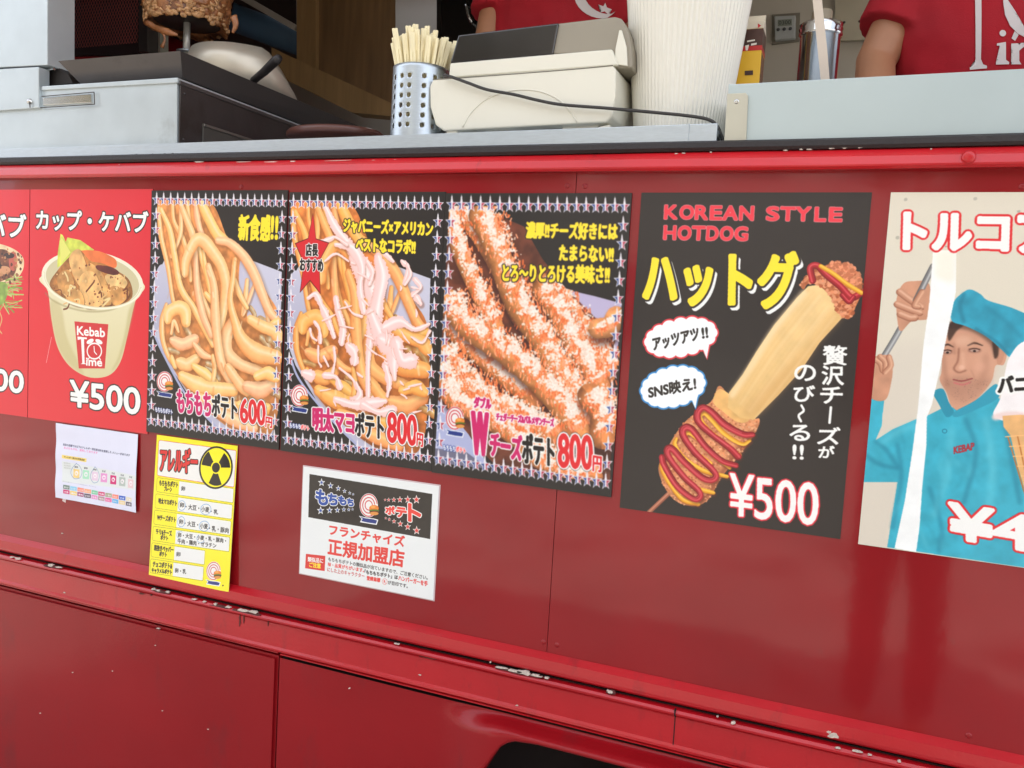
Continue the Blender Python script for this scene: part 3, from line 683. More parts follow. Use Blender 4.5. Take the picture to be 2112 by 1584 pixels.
for j in range(lv + 1):
    z = zd - .010 + j * .0062; ring = []
    for k in range(seg):
        a = 2 * math.pi * k / seg; v = Vector((math.cos(a) * 3, math.sin(a) * 3, j * .16))
        r = .100 + .035 * (j / lv) + .010 * mnoise.noise(v) + .0075 * mnoise.noise(v * 3.1) + .004 * mnoise.noise(v * 8)
        zz = z
        if j < 5:
            zz += .016 * mnoise.noise(Vector((math.cos(a) * 2.5, math.sin(a) * 2.5, 5))) + .010 * mnoise.noise(Vector((math.cos(a) * 9, math.sin(a) * 9, 1))); r *= .985 - .01 * (5 - j) * .6
        ring.append(bm.verts.new((c_.x + r * math.cos(a), SPY + r * math.sin(a), zz)))
    R_.append(ring)
for a, b in zip(R_, R_[1:]):
    for k in range(seg): bm.faces.new((a[k], a[(k + 1) % seg], b[(k + 1) % seg], b[k]))
inner = [bm.verts.new((c_.x + .080 * math.cos(2 * math.pi * k / seg), SPY + .080 * math.sin(2 * math.pi * k / seg), zd - .001)) for k in range(seg)]
for k in range(seg): bm.faces.new((R_[0][k], inner[k], inner[(k + 1) % seg], R_[0][(k + 1) % seg]))
MEAT = M('roast_meat', (150, 94, 52), .45, coat=.4, coat_r=.25, var=.35, vs=34, bump=1.0, bs=120, stain=((74, 38, 22), 26, (1, 1, 1), .52, .9))
obj('meat', bm, MEAT, sp, smooth=True)
def drip(pts, rad, name='meat_drip'): obj(name, tube(bmesh.new(), [at(*p, .25) for p in spline(pts, 4)], list(np.interp(np.linspace(0, 1, (len(pts) - 1) * 4 + 1), np.linspace(0, 1, len(rad)), rad)), 8, flat=.6), MEAT, sp, smooth=True)
drip([(300, 44), (322, 58), (336, 68), (340, 82), (334, 98)], [.009, .007, .004, .003, .006]); drip([(318, 56), (345, 66), (366, 72)], [.007, .009, .003])
drip([(482, 34), (486, 52), (480, 68)], [.010, .008, .004])
rr_ = random.Random(8); bm = bmesh.new()
for k in range(760):                             # crisp flakes of sliced meat standing proud of the stack
    a = rr_.uniform(math.pi, 2 * math.pi) if k % 3 else rr_.uniform(0, 6.28); z = zd + rr_.uniform(-.012, .12); r = .101 + (z - zd) * .04
    c = Vector((c_.x + r * math.cos(a), SPY + r * math.sin(a), z)); s_ = rr_.uniform(.004, .012)
    t = Vector((-math.sin(a), math.cos(a), 0)); n1 = Vector((math.cos(a), math.sin(a), 0)); up_ = Vector((0, 0, 1))
    th = rr_.uniform(-.6, .6); u = (t * math.cos(th) + up_ * math.sin(th)); v = (up_ * math.cos(th) - t * math.sin(th))
    pts = [c + u * s_ * rr_.uniform(.7, 1.3) * math.cos(q_) + v * s_ * .55 * math.sin(q_) + n1 * rr_.uniform(-.002, .003) for q_ in np.linspace(0, 6.28, 7)[:-1]]
    A_ = [bm.verts.new(p) for p in pts]; Z_ = [bm.verts.new(p - n1 * .006) for p in pts]
    bm.faces.new(A_)
    for i in range(6): bm.faces.new((A_[i], A_[(i + 1) % 6], Z_[(i + 1) % 6], Z_[i]))
f_ = obj('meat_flakes', bm, M('crisp_meat', (204, 154, 104), .5, coat=.3, var=.5, vs=30, stain=((96, 52, 28), 30, (1, 1, 1), .5, .8)), sp, smooth=True); f_['kind'] = 'stuff'
# scoop guard with black handle
sg_ = thing('meat_pan', 'pale curved steel meat pan with a black handle on the drip tray', 'pan', at(490, 160, .36))
m0 = at(393, 112, .30)
bm = bmesh.new(); ctr = at(505, 140, .42); R0 = at(600, 140, .42).x - ctr.x; nn = 28; rows_ = []
for k in range(nn + 1):
    a = math.pi * (1.0 + 1.02 * k / nn); hgt = .114 * min(1, math.sin(min(math.pi, math.pi * (k + .0) / nn)) * 1.7 + .02) ** .8
    zb_ = at(500, 205, .42).z - .012
    x, y = ctr.x + R0 * math.cos(a) * 1.05, .44 + R0 * math.sin(a) * 1.15
    rows_.append([bm.verts.new((x * 1, y, zb_)), bm.verts.new((x, y - .004, zb_ + hgt * .7)), bm.verts.new((x * 1 + (ctr.x - x) * .10, y + .006, zb_ + hgt))])
for a, b in zip(rows_, rows_[1:]):
    for k in range(2): bm.faces.new((a[k], b[k], b[k + 1], a[k + 1]))
bm.faces.new([r[0] for r in rows_])
po = obj('pan_wall', bm, M('pan_steel', (204, 194, 176), .38, metal=.5, var=.05), sg_, smooth=True); md = po.modifiers.new('thick', 'SOLIDIFY'); md.thickness = .0015
obj('handle', tube(bmesh.new(), [at(523, 166, .27), at(545, 148, .24), at(570, 124, .21), at(576, 119, .205)], [.0085, .0095, .0105, .008], 14), M('black_handle', (40, 36, 36), .5, var=.2, vs=30), sg_, smooth=True)
# brown lid on the counter
q = at(690, 284, .24); lidz = cz + .001
bm = bmesh.new(); bmesh.ops.create_circle(bm, cap_ends=False, segments=8, radius=.001); bm.free()
bm = bmesh.new(); lathe(bm, [(.0001, 0), (.095, 0), (.102, .004), (.102, .012), (.096, .017), (.0001, .018)], 0, 0, 44)
zl = at(690, 288, .24).z
bmesh.ops.scale(bm, verts=bm.verts, vec=(1.15, .8, 1)); bmesh.ops.translate(bm, verts=bm.verts, vec=(q.x, .24, zl)); obj('serving_board', bm, M('brown_board', (92, 52, 42), .45, coat=.3, var=.15), base=(q.x, .24, zl), label='flat brown round board lying behind the steel counter edge', cat='board', smooth=True)

# ------------------------------------------------------------------ chopstick canister
cc = at(862, 284, .085); CR = (at(914, 284, .085).x - at(812, 284, .085).x) / 2 * .98; CZ0 = cz - .004; CZ1 = at(862, 128, .085 - CR * .9).z
can = thing('utensil_canister', 'perforated round steel canister holding the wooden chopsticks', 'canister', (cc.x, .085, CZ0))
bm = bmesh.new(); S_, Hn = 60, 24; vg = [[bm.verts.new((cc.x + CR * math.cos(2 * math.pi * k / S_), .085 + CR * math.sin(2 * math.pi * k / S_), CZ0 + (CZ1 - CZ0) * j / Hn)) for k in range(S_)] for j in range(Hn + 1)]
holes = {}
grp = [0, 1, 2, None, 3, 4, None]                 # columns in groups
ncol = 0
hole_cells = {}
dir0 = math.atan2(CAM_LOC.y - .085, CAM_LOC.x - cc.x)
for gi in range(5):
    for pos in (-64, -44, -25):
        k0 = int(round((dir0 + math.radians(pos + 72 * gi)) / (2 * math.pi) * S_ - 1)) % S_
        for rj in range(6): hole_cells[(k0, 19 - 3 * rj)] = 1
used = set()
for (k0, j0) in hole_cells:
    for dk in range(2):
        for dj in range(2): used.add(((k0 + dk) % S_, j0 + dj))
for j in range(Hn):
    for k in range(S_):
        if (k, j) in used: continue
        bm.faces.new((vg[j][k], vg[j][(k + 1) % S_], vg[j + 1][(k + 1) % S_], vg[j + 1][k]))
for (k0, j0) in hole_cells:                       # octagonal opening inside each removed block
    c = [vg[j0][k0], vg[j0][(k0 + 1) % S_], vg[j0][(k0 + 2) % S_], vg[j0 + 1][(k0 + 2) % S_], vg[j0 + 2][(k0 + 2) % S_], vg[j0 + 2][(k0 + 1) % S_], vg[j0 + 2][k0], vg[j0 + 1][k0]]
    ce = vg[j0 + 1][(k0 + 1) % S_].co
    inn = []
    for i, v in enumerate(c):
        d = v.co - ce; inn.append(bm.verts.new(ce + d * (.80 if i % 2 else .58)))
    for i in range(8): bm.faces.new((c[i], c[(i + 1) % 8], inn[(i + 1) % 8], inn[i]))
loose = [v for v in bm.verts if not v.link_faces]; bmesh.ops.delete(bm, geom=loose, context='VERTS')
o = obj('canister_wall', bm, STEEL, can, smooth=True); md = o.modifiers.new('thick', 'SOLIDIFY'); md.thickness = .001; md.offset = -1
bm = bmesh.new(); lathe(bm, [(.0001, CZ0 + .001), (CR - .002, CZ0 + .001), (CR - .002, CZ0 + .003), (.0001, CZ0 + .003)], cc.x, .085, 32); obj('canister_base', bm, STEEL, can)
CHW = M('pale_bamboo', (246, 232, 192), .6, var=.12, vs=30, stretch=(3, 3, .5))
rs = random.Random(12); LCH = .197
bmc = bmesh.new()
for sx_ in (-1, 1):                               # a pair still joined at one end
    box(bmc, sx_ * .0027 - .0024, sx_ * .0027 + .0024, -.0022, .0022, 0, LCH, .0007, 1)
box(bmc, -.0012, .0012, -.0019, .0019, LCH * .82, LCH - .001)
chop = None; spots = []
NCH = 64
for k in range(NCH):
    spots.append((math.sqrt((k + .5) / NCH), k * 2.39996 + rs.uniform(-.1, .1)))
order = ['front left', 'back', 'right']
mech = None
for k, (r, a) in enumerate(spots):
    bx, by = cc.x + r * .011 * math.cos(a), .085 + r * .011 * math.sin(a)
    sl2 = (CR * .91 * r - r * .011) / (CZ1 - CZ0); sw = rs.uniform(-.012, .012)
    lean = Vector((math.cos(a) * sl2 + sw, math.sin(a) * sl2, 1)).normalized()
    top_ = Vector((bx, by, CZ0 + .004)) + lean * LCH
    if mech is None:
        me = bpy.data.meshes.new('chopstick'); bmc.to_mesh(me); bmc.free(); me.materials.append(CHW); mech = me
    o = bpy.data.objects.new('chopstick', mech); COL.objects.link(o)
    o.location = (bx, by, CZ0 + .0045); o.rotation_mode = 'QUATERNION'
    o.rotation_quaternion = Vector((0, 0, 1)).rotation_difference(lean) @ Euler((0, 0, rs.uniform(-1.0, 1.0))).to_quaternion()
    s_ = rs.uniform(1.0, 1.13) * (1 - .05 * r); o.scale = (1, 1, s_)
    o['label'] = 'pale unpainted wooden chopstick pair standing in the perforated steel canister'; o['category'] = 'chopsticks'; o['group'] = 'chopsticks standing in the steel canister'

# ------------------------------------------------------------------ cash register
rg = thing('cash_register', 'cream electronic cash register with a black display seen from behind', 'cash register', at(1080, 268, .2))
RY = .045
def RG(name, pix, y0, y1, m, bev=.003, seg=3, **k): return obj(name, prism(pix, y0, y1, bev=bev, seg=seg, **k), m, rg)
RG('drawer_body', [(886, 178), (893, 163), (1262, 134), (1270, 142), (1269, 200), (1262, 240), (1250, 252), (915, 270), (898, 258), (887, 220)], RY, RY + .30, WP, .004)
RG('middle_deck', [(928, 130), (1262, 101), (1275, 134), (925, 160)], RY + .012, RY + .27, WP, .003)
RG('display_housing', [(1150, 48), (1268, 34), (1282, 38), (1296, 66), (1303, 100), (1303, 140), (1268, 140), (1268, 104), (1138, 112)], RY + .02, RY + .24, M('warm_grey_plastic', (148, 140, 124), .45, var=.03), .004)
RG('display_window', [(945, 72), (1152, 47), (1140, 112), (928, 130)], RY + .016, RY + .20, M('smoked_acrylic', (40, 34, 32), .18, coat=.6, var=.05), .003)
RG('side_cheek', [(1268, 132), (1269, 102), (1277, 62), (1282, 62), (1292, 96), (1294, 136)], RY + .0165, RY + .022, WP, .001)
def emb(pts, name, r=.0011, m=WP): obj(name, tube(bmesh.new(), [at(*p, RY - .0001) for p in spline(pts, 6)], r, 6), m, rg, smooth=True)
emb([(954, 262), (972, 232), (1002, 205), (1040, 190), (1075, 185), (1112, 188), (1145, 201), (1170, 222), (1190, 252)], 'embossed_arc', .0015)
emb([(893, 164), (1000, 157), (1180, 143), (1264, 135)], 'lid_seam', .0009, M('seam_grey', (120, 116, 104), .6))  # thin grey line along the lid seam
for x0_, x1_ in ((920, 944), (1234, 1258)): RG('foot', [(x0_, 262), (x1_, 257), (x1_ - 2, 275), (x0_ + 2, 280)], RY + .005, RY + .03, WP, .001)
RG('cable_cover', [(992, 265), (1060, 259), (1058, 280), (1012, 282), (994, 276)], RY + .03, RY + .09, WP, .001)
RG('battery_lid', [(1160, 260), (1235, 255), (1230, 268), (1160, 273)], RY + .02, RY + .09, WP, .001)
# mains cable
cb = [(916, 154), (935, 160), (968, 172), (1005, 185), (1060, 195), (1110, 207), (1160, 216), (1250, 223), (1340, 231), (1420, 239), (1462, 247), (1480, 262), (1490, 288), (1494, 310)]
obj('power_cable', tube(bmesh.new(), [at(x, y, .035 - .02 * i / 13) for i, (x, y) in enumerate(spline(cb, 5)[::5])] if False else [at(x, y, .034) for x, y in spline(cb, 6)], .0028, 10), M('black_cable', (40, 36, 34), .45, coat=.3), base=at(1250, 223, .034), label='black power cable drooping across the front of the cash register', cat='cable', smooth=True)

# ------------------------------------------------------------------ white ribbed container
bc = at(1402, 262, .16); RB = (at(1489, 262, .16).x - at(1312, 262, .16).x) / 2
tc_ = at(1432, 0, .16); RT = (at(1558, 0, .16).x - at(1306, 0, .16).x) / 2
z0_, z1_ = cz - .006, tc_.z; sl_ = (RT - RB) / (z1_ - z0_); ztop = z1_ + .10
bm = bmesh.new(); seg = 456; prof = []
for j in range(9):
    t = j / 8; prof.append((RB + sl_ * t * (ztop - z0_), z0_ + t * (ztop - z0_)))
rings = []
for r, z in prof:
    rings.append([bm.verts.new((bc.x + (r + .0009 * math.cos(math.pi * k / 3)) * math.cos(2 * math.pi * k / seg), .16 + (r + .0009 * math.cos(math.pi * k / 3)) * math.sin(2 * math.pi * k / seg), z)) for k in range(seg)])
for a, b in zip(rings, rings[1:]):
    for k in range(seg): bm.faces.new((a[k], a[(k + 1) % seg], b[(k + 1) % seg], b[k]))
lathe(bm, [(prof[-1][0] - .001, ztop - .004), (prof[-1][0] + .006, ztop - .004), (prof[-1][0] + .006, ztop + .006), (prof[-1][0] - .006, ztop + .006), (prof[-1][0] - .006, ztop - .05)], bc.x, .16, 72)
o = obj('ribbed_tub', bm, M('white_ribbed_plastic', (230, 226, 212), .35, coat=.3, var=.03, vs=4, stain=((196, 188, 168), 5, (1, 1, .6), .64, .5)), base=(bc.x, .16, z0_), label='tall tapered white tub with fine vertical ribs beside the cash register', cat='tub', smooth=True)

# ------------------------------------------------------------------ right steel board with clip
bd = thing('counter_shield', 'pale steel splash board standing on the counter in front of the right worker', 'splash board', at(1800, 290, .0))
obj('shield_plate', prism([(1503, 174), (2112, 142), (2900, 100), (2900, 262), (2112, 300), (1497, 312)], .004, .010, bev=.0012), M('shield_steel', (184, 196, 196), .34, metal=.35, var=.03, vs=5, bump=.06, bs=40, stain=((150, 158, 160), 5, (1, 1, 1), .60, .5)), bd)
obj('shield_return', prism([(1503, 174), (1506, 174), (1500, 312), (1496, 312)], .0101, .30), STEELW, bd)
cl_ = obj('shield_bracket', prism([(1500, 193), (1538, 191), (1543, 197), (1538, 310), (1492, 312)], -.0015, .0035, bev=.001), M('bracket_plastic', (190, 186, 168), .4, metal=.2), bd)
q = at(1519, 209, -.0015); bm = bmesh.new(); lathe_y(bm, [(.0001, -.0012), (.0022, -.0014), (.0035, -.0008), (.0045, .001)], q.x, q.z, -.0015, 16); obj('screw', bm, CHROME, cl_, smooth=True)
obj('shelf_behind_shield', B(at(1503, 174, .011).x, TX1, .0101, .62, cz - .016, cz - .006), STEEL, T)

# steel shaker, strap, carton
q = at(1684, 168, .30); sh = thing('steel_shaker', 'shiny steel shaker with a ribbed collar behind the pale strap', 'shaker', (q.x, .30, cz - .006))
r_ = (at(1729, 120, .30).x - at(1641, 120, .30).x) / 2; zt2 = at(1684, 52, .30).z; zn = at(1684, 80, .30).z
bm = bmesh.new(); lathe(bm, [(.0001, cz - .006), (r_ * .95, cz - .006), (r_ * .95, zn), (r_ * 1.02, zn + .001), (r_ * 1.05, zn + .005), (r_ * 1.0, zn + .009), (r_ * 1.05, zn + .014), (r_ * 1.0, zn + .018), (r_ * 1.03, zn + .023), (r_ * .97, zt2), (r_ * .5, zt2 + .002)], q.x, .30, 48); obj('shaker_body', bm, CHROME, sh, smooth=True)
bm = bmesh.new(); lathe(bm, [(r_ * .5, zt2 + .001), (r_ * .48, zt2 + .022), (r_ * .44, zt2 + .025), (.0001, zt2 + .025)], q.x, .30, 32); obj('shaker_cap', bm, M('cap_beige', (140, 128, 108), .5), sh, smooth=True)
obj('hanging_strap', prism([(1672, -40), (1691, -40), (1706, 100), (1712, 176), (1694, 178), (1684, 80)], .12, .1225, bev=.0006), M('strap_white', (206, 192, 176), .6), base=at(1700, 170, .12), label='narrow pale strap hanging down in front of the steel shaker', cat='strap')
ctn = thing('drink_carton', 'yellow, red and brown gable-top carton beside the white tub', 'carton', at(1550, 172, .24))
q0 = at(1532, 172, .22); qw = .052; zc0 = cz - .006; zc1 = at(1560, 66, .24).z; zg = at(1560, 42, .24).z
x0_ = at(1567, 150, .22).x - .052; x1_ = x0_ + .052
obj('carton_body', B(x0_, x1_, .22, .272, zc0, zc1, .001, 1), M('carton_yellow', (224, 176, 40), .4, var=.04), ctn)
obj('red_band', B(x0_ - .0004, x1_ + .0004, .2196, .2724, at(1560, 104, .22).z, at(1560, 94, .22).z), M('carton_red', (184, 34, 30), .4), ctn)
obj('brown_print', B(x0_ - .0003, x1_ + .0003, .2197, .2723, at(1560, 94, .22).z, zc1 - .001), M('carton_brown', (70, 40, 30), .4, var=.3, vs=60), ctn)
obj('barcode_print', B(x1_ + .0001, x1_ + .0006, .225, .268, zc0 + .015, at(1560, 108, .22).z), M('carton_side', (120, 80, 56), .5, var=.6, vs=160, stretch=(1, 1, 3)), ctn)
for pix in ([(1541, 84), (1557, 81), (1557, 84), (1541, 87)], [(1537, 94), (1545, 92), (1542, 104), (1538, 104)], [(1549, 90), (1561, 88), (1560, 92), (1549, 94)]): obj('print_stroke', prism(pix, .2190, .2194), M('carton_white', (230, 224, 210), .5), ctn)
obj('label_print', prism([(1536, 146), (1553, 145), (1553, 154), (1536, 155)], .2188, .2196), M('carton_ink', (60, 36, 30), .5), ctn)
bm = bmesh.new(); v = [bm.verts.new(c) for c in ((x0_, .22, zc1), (x1_, .22, zc1), (x1_, .272, zc1), (x0_, .272, zc1), (x0_, .246, zg), (x1_, .246, zg), (x0_, .246, zg + .010), (x1_, .246, zg + .010))]
for f in ((0, 1, 5, 4), (2, 3, 4, 5), (0, 4, 3), (1, 2, 5), (4, 5, 7, 6)): bm.faces.new([v[i] for i in f])
o = obj('gable_top', bm, M('carton_cream', (222, 212, 190), .45), ctn); md = o.modifiers.new('t', 'SOLIDIFY'); md.thickness = .001
letters('arrow_print', '▶', (1563, 58), (1570, 58), (1563, 48), .2185, M('carton_red2', (190, 30, 30), .5), ctn)
# ================================================================== the posters
PR = 2600
Y_ = (250, 222, 60); DK = (52, 44, 40); WH = (244, 243, 238); MG = (200, 34, 104); RD = (214, 40, 46)

def roundel(p, cx, cy, s):                       # striped badge with a ribbon and a burger
    p.ell(cx, cy, 46 * s, 60 * s, (240, 235, 230))
    for k, r in enumerate((42, 30, 18)):
        p.ring(cx, cy, r * s, r * 1.3 * s, 5 * s, (200, 60, 70), math.pi * .1, math.pi * 1.95)
    p.poly([(cx - 50 * s, cy + 52 * s), (cx - 20 * s, cy + 60 * s), (cx + 25 * s, cy + 66 * s), (cx + 48 * s, cy + 72 * s), (cx + 40 * s, cy + 98 * s), (cx, cy + 92 * s), (cx - 44 * s, cy + 84 * s), (cx - 36 * s, cy + 68 * s)], (240, 240, 240))
    p.poly([(cx - 44 * s, cy + 56 * s), (cx - 20 * s, cy + 64 * s), (cx + 25 * s, cy + 70 * s), (cx + 42 * s, cy + 76 * s), (cx + 36 * s, cy + 92 * s), (cx, cy + 87 * s), (cx - 38 * s, cy + 79 * s), (cx - 30 * s, cy + 68 * s)], (40, 60, 130))
    p.ell(cx + 26 * s, cy + 14 * s, 24 * s, 16 * s, (226, 132, 52)); p.ell(cx + 22 * s, cy + 8 * s, 12 * s, 6 * s, (240, 170, 90))
    p.ell(cx + 27 * s, cy + 27 * s, 25 * s, 7 * s, (90, 130, 50)); p.ell(cx + 27 * s, cy + 33 * s, 24 * s, 6 * s, (110, 55, 30)); p.ell(cx + 27 * s, cy + 41 * s, 22 * s, 9 * s, (220, 150, 80))

def border(p, q, nt, ns, s):
    """q: the four corners of the board in drawing units; stars run round the edge"""
    TL, TR, BR, BL = [np.array(c, float) for c in q]
    def uv(u, v): return (TL * (1 - u) + TR * u) * (1 - v) + (BL * (1 - u) + BR * u) * v
    pos = [uv(.035 + .93 * i / (nt - 1), .043) for i in range(nt)] + [uv(.035 + .93 * i / (nt - 1), .952) for i in range(nt)]
    for j in range(ns):
        v = .105 + (.89 - .105) * j / (ns - 1); pos += [uv(.035, v), uv(.965, v)]
    for c in pos:
        x, y = c
        o = [(x + (r * .58 if i % 2 == 0 else r * .27) * math.sin(i * math.pi / 5) * (1.0 if i % 2 == 0 else .8), y - (r if i % 2 == 0 else r * .40) * math.cos(i * math.pi / 5) * (1.0 if i in (0,) else .78)) for i, r in [(i, 52 * s) for i in range(10)]]
        p.poly(o, (232, 230, 236))
        inn = [(x + (a - x) * .70, y + (b - y) * .74) for a, b in o]
        cl = p.conv([(x, y)])[0][0]
        p.poly([(min(a, x), b) for a, b in inn], (66, 84, 140)); p.poly([(max(a, x), b) for a, b in inn], (180, 70, 84))
        p.poly([(x - 3.5 * s, y - 40 * s), (x + 3.5 * s, y - 40 * s), (x + 4 * s, y + 16 * s), (x, y + 24 * s), (x - 4 * s, y + 16 * s)], (232, 226, 230))

FRY = [  # spaghetti-like fries of the first two boards, drawn back to front
 ([(165, 110), (175, 220), (230, 330), (262, 480), (270, 560)], 26), ([(250, 110), (270, 250), (330, 420), (370, 560), (392, 660)], 30),
 ([(210, 105), (215, 250), (200, 330), (160, 420)], 26), ([(300, 110), (310, 200), (340, 300), (420, 420), (470, 500)], 34),
 ([(345, 390), (360, 500), (380, 600), (388, 680)], 22), ([(600, 560), (590, 660), (575, 760)], 26), ([(640, 590), (605, 690), (580, 760)], 20),
 ([(330, 105), (370, 190), (430, 300), (480, 330)], 58), ([(530, 560), (560, 650), (600, 720)], 30),
 ([(690, 680), (716, 760), (732, 840)], 20), ([(85, 140), (98, 300), (138, 480), (162, 640), (180, 720)], 28),
 ([(100, 150), (150, 270), (178, 420), (212, 600), (292, 730), (372, 880), (400, 940)], 38),
 ([(210, 108), (248, 210), (285, 310), (302, 480), (330, 640), (400, 800)], 36), ([(300, 400), (308, 600), (342, 760), (392, 880)], 40),
 ([(360, 640), (420, 720), (440, 860)], 34), ([(240, 520), (248, 440), (298, 335), (345, 330), (402, 400), (452, 480), (478, 600), (462, 720), (440, 830)], 62),
 ([(430, 330), (500, 345), (580, 420), (640, 520), (688, 640), (730, 740), (780, 800)], 56),
 ([(700, 850), (740, 830), (780, 800)], 40), ([(620, 790), (690, 830), (760, 860), (785, 900)], 60),
 ([(510, 810), (480, 880), (480, 980), (560, 1050), (660, 1090), (770, 1150)], 66), ([(130, 700), (105, 790), (108, 900), (140, 1000), (185, 1070)], 30),
 ([(140, 790), (150, 745), (200, 720), (236, 740), (244, 800)], 70), ([(160, 870), (175, 800), (200, 860)], 22), ([(165, 912), (225, 935), (296, 905)], 62),
 ([(160, 1010), (180, 1060)], 40), ([(200, 1035), (250, 1055), (302, 1020)], 62), ([(290, 930), (340, 990), (390, 1010)], 34),
 ([(290, 1060), (370, 1120), (430, 1180)], 50), ([(400, 1000), (410, 1080), (395, 1180)], 26),
 ([(375, 480), (408, 600), (414, 760), (428, 920), (452, 1050), (500, 1160)], 48),
 ([(528, 440), (516, 560), (502, 680), (530, 800), (566, 900), (650, 980), (770, 1010)], [26, 30, 34, 48, 70, 96, 70]),
 ([(222, 1120), (300, 1165), (390, 1190), (520, 1200)], 70), ([(490, 1070), (545, 1150), (600, 1215)], 54), ([(600, 1180), (680, 1200), (760, 1160)], 70),
 ([(660, 1120), (720, 1100), (770, 1130)], 60), ([(330, 1240), (460, 1290), (590, 1300)], 60), ([(430, 1330), (540, 1380), (640, 1420)], 56), ([(560, 1290), (660, 1330), (720, 1300)], 60)]

def fries(p, mid, edge, hi, mapf, ws=1.0):
    box_ = [(125, 430), (62, 560), (58, 860), (100, 980), (230, 1210), (330, 1320), (430, 1425), (500, 1480), (745, 1490), (790, 1180), (803, 512), (640, 450), (540, 440), (430, 330), (380, 110), (150, 100), (75, 130)]
    p.poly([mapf(q) for q in box_[:13]], (206, 204, 218), col2=(188, 186, 205))
    p.poly([mapf(q) for q in [(78, 130), (160, 96), (385, 104), (490, 320), (590, 400), (660, 520), (720, 640), (790, 790), (792, 1180), (740, 1450), (560, 1450), (380, 1330), (215, 1150), (100, 900), (110, 740), (170, 640)]], edge, smooth=True, col2=tuple(c * .8 for c in edge), tex=.7, seed=4)
    p.poly([mapf(q) for q in [(560, 450), (600, 470), (645, 560), (620, 700), (590, 740), (555, 640)]], (200, 196, 214), smooth=True)
    p.poly([mapf(q) for q in [(650, 600), (690, 690), (716, 790), (712, 836), (650, 830), (600, 770), (625, 680)]], (200, 196, 214), smooth=True)
    p.poly([mapf(q) for q in [(110, 470), (160, 640), (175, 700), (120, 720), (95, 800), (66, 860), (62, 560)]], (200, 198, 214), smooth=True, col2=(178, 176, 196))
    r = np.random.default_rng(3)
    for i in range(24):                          # small pieces in the shade between the large ones
        x, y = r.uniform(110, 770), r.uniform(700, 1420)
        if y > 1000 and x < 110 + (y - 1000) * .75: continue
        a = r.uniform(.2, 1.6); L = r.uniform(40, 120)
        p.stroke([mapf((x, y)), mapf((x + L * .5 * math.cos(a) + 8, y + L * .5 * math.sin(a))), mapf((x + L * math.cos(a), y + L * math.sin(a)))], r.uniform(24, 44) * ws,
                 [c * .82 for c in mid], shade=([c * .72 for c in edge], [c * .88 for c in hi], -.3), tex=.4, seed=i)
    for i, (pts, wd) in enumerate(FRY):
        if not hasattr(wd, '__len__'): rw = np.random.default_rng(i + 9); wd = [wd * k * rw.uniform(.8, 1.12) for k in (.74, 1.0, 1.12, 1.04, 1.0, .78)]
        q = [mapf(a) for a in pts]; W = [v * ws for v in wd] if hasattr(wd, '__len__') else wd * ws
        wmx = max(W) if hasattr(W, '__len__') else W
        p.stroke([(a + 6, b + 9) for a, b in q], [v * 1.25 for v in W] if hasattr(W, '__len__') else W * 1.25, [c * .5 for c in edge], alpha=.34, soft=wmx * .12)
        f = np.array([.98 + .03 * ((i * 37) % 10) / 10, .93 + .09 * ((i * 37) % 10) / 10, .86 + .18 * ((i * 53) % 10) / 10])
        p.stroke(q, W, np.array(mid) * f, shade=(np.array(edge) * f, [(a + b) / 2 for a, b in zip(hi, mid)], -.3), wob=.10, seed=i, tex=.07, pw=2.0, soft=1.2)

def brown_edges(p, mapf, seed):
    r = np.random.default_rng(seed)
    for k in range(46):
        x, y = r.uniform(120, 760), r.uniform(300, 1400)
        if y > 1000 and x < 130 + (y - 1000) * .8: continue
        if x > 430 and y < 330 + (x - 430) * .9: continue
        a = r.uniform(.7, 1.9); L = r.uniform(14, 50)
        q = [mapf((x, y)), mapf((x + L * math.cos(a), y + L * math.sin(a)))]
        p.stroke(q, r.uniform(5, 14), (214, 130, 70) if k % 3 else (255, 238, 206), curve=False, alpha=r.uniform(.2, .5), soft=3)
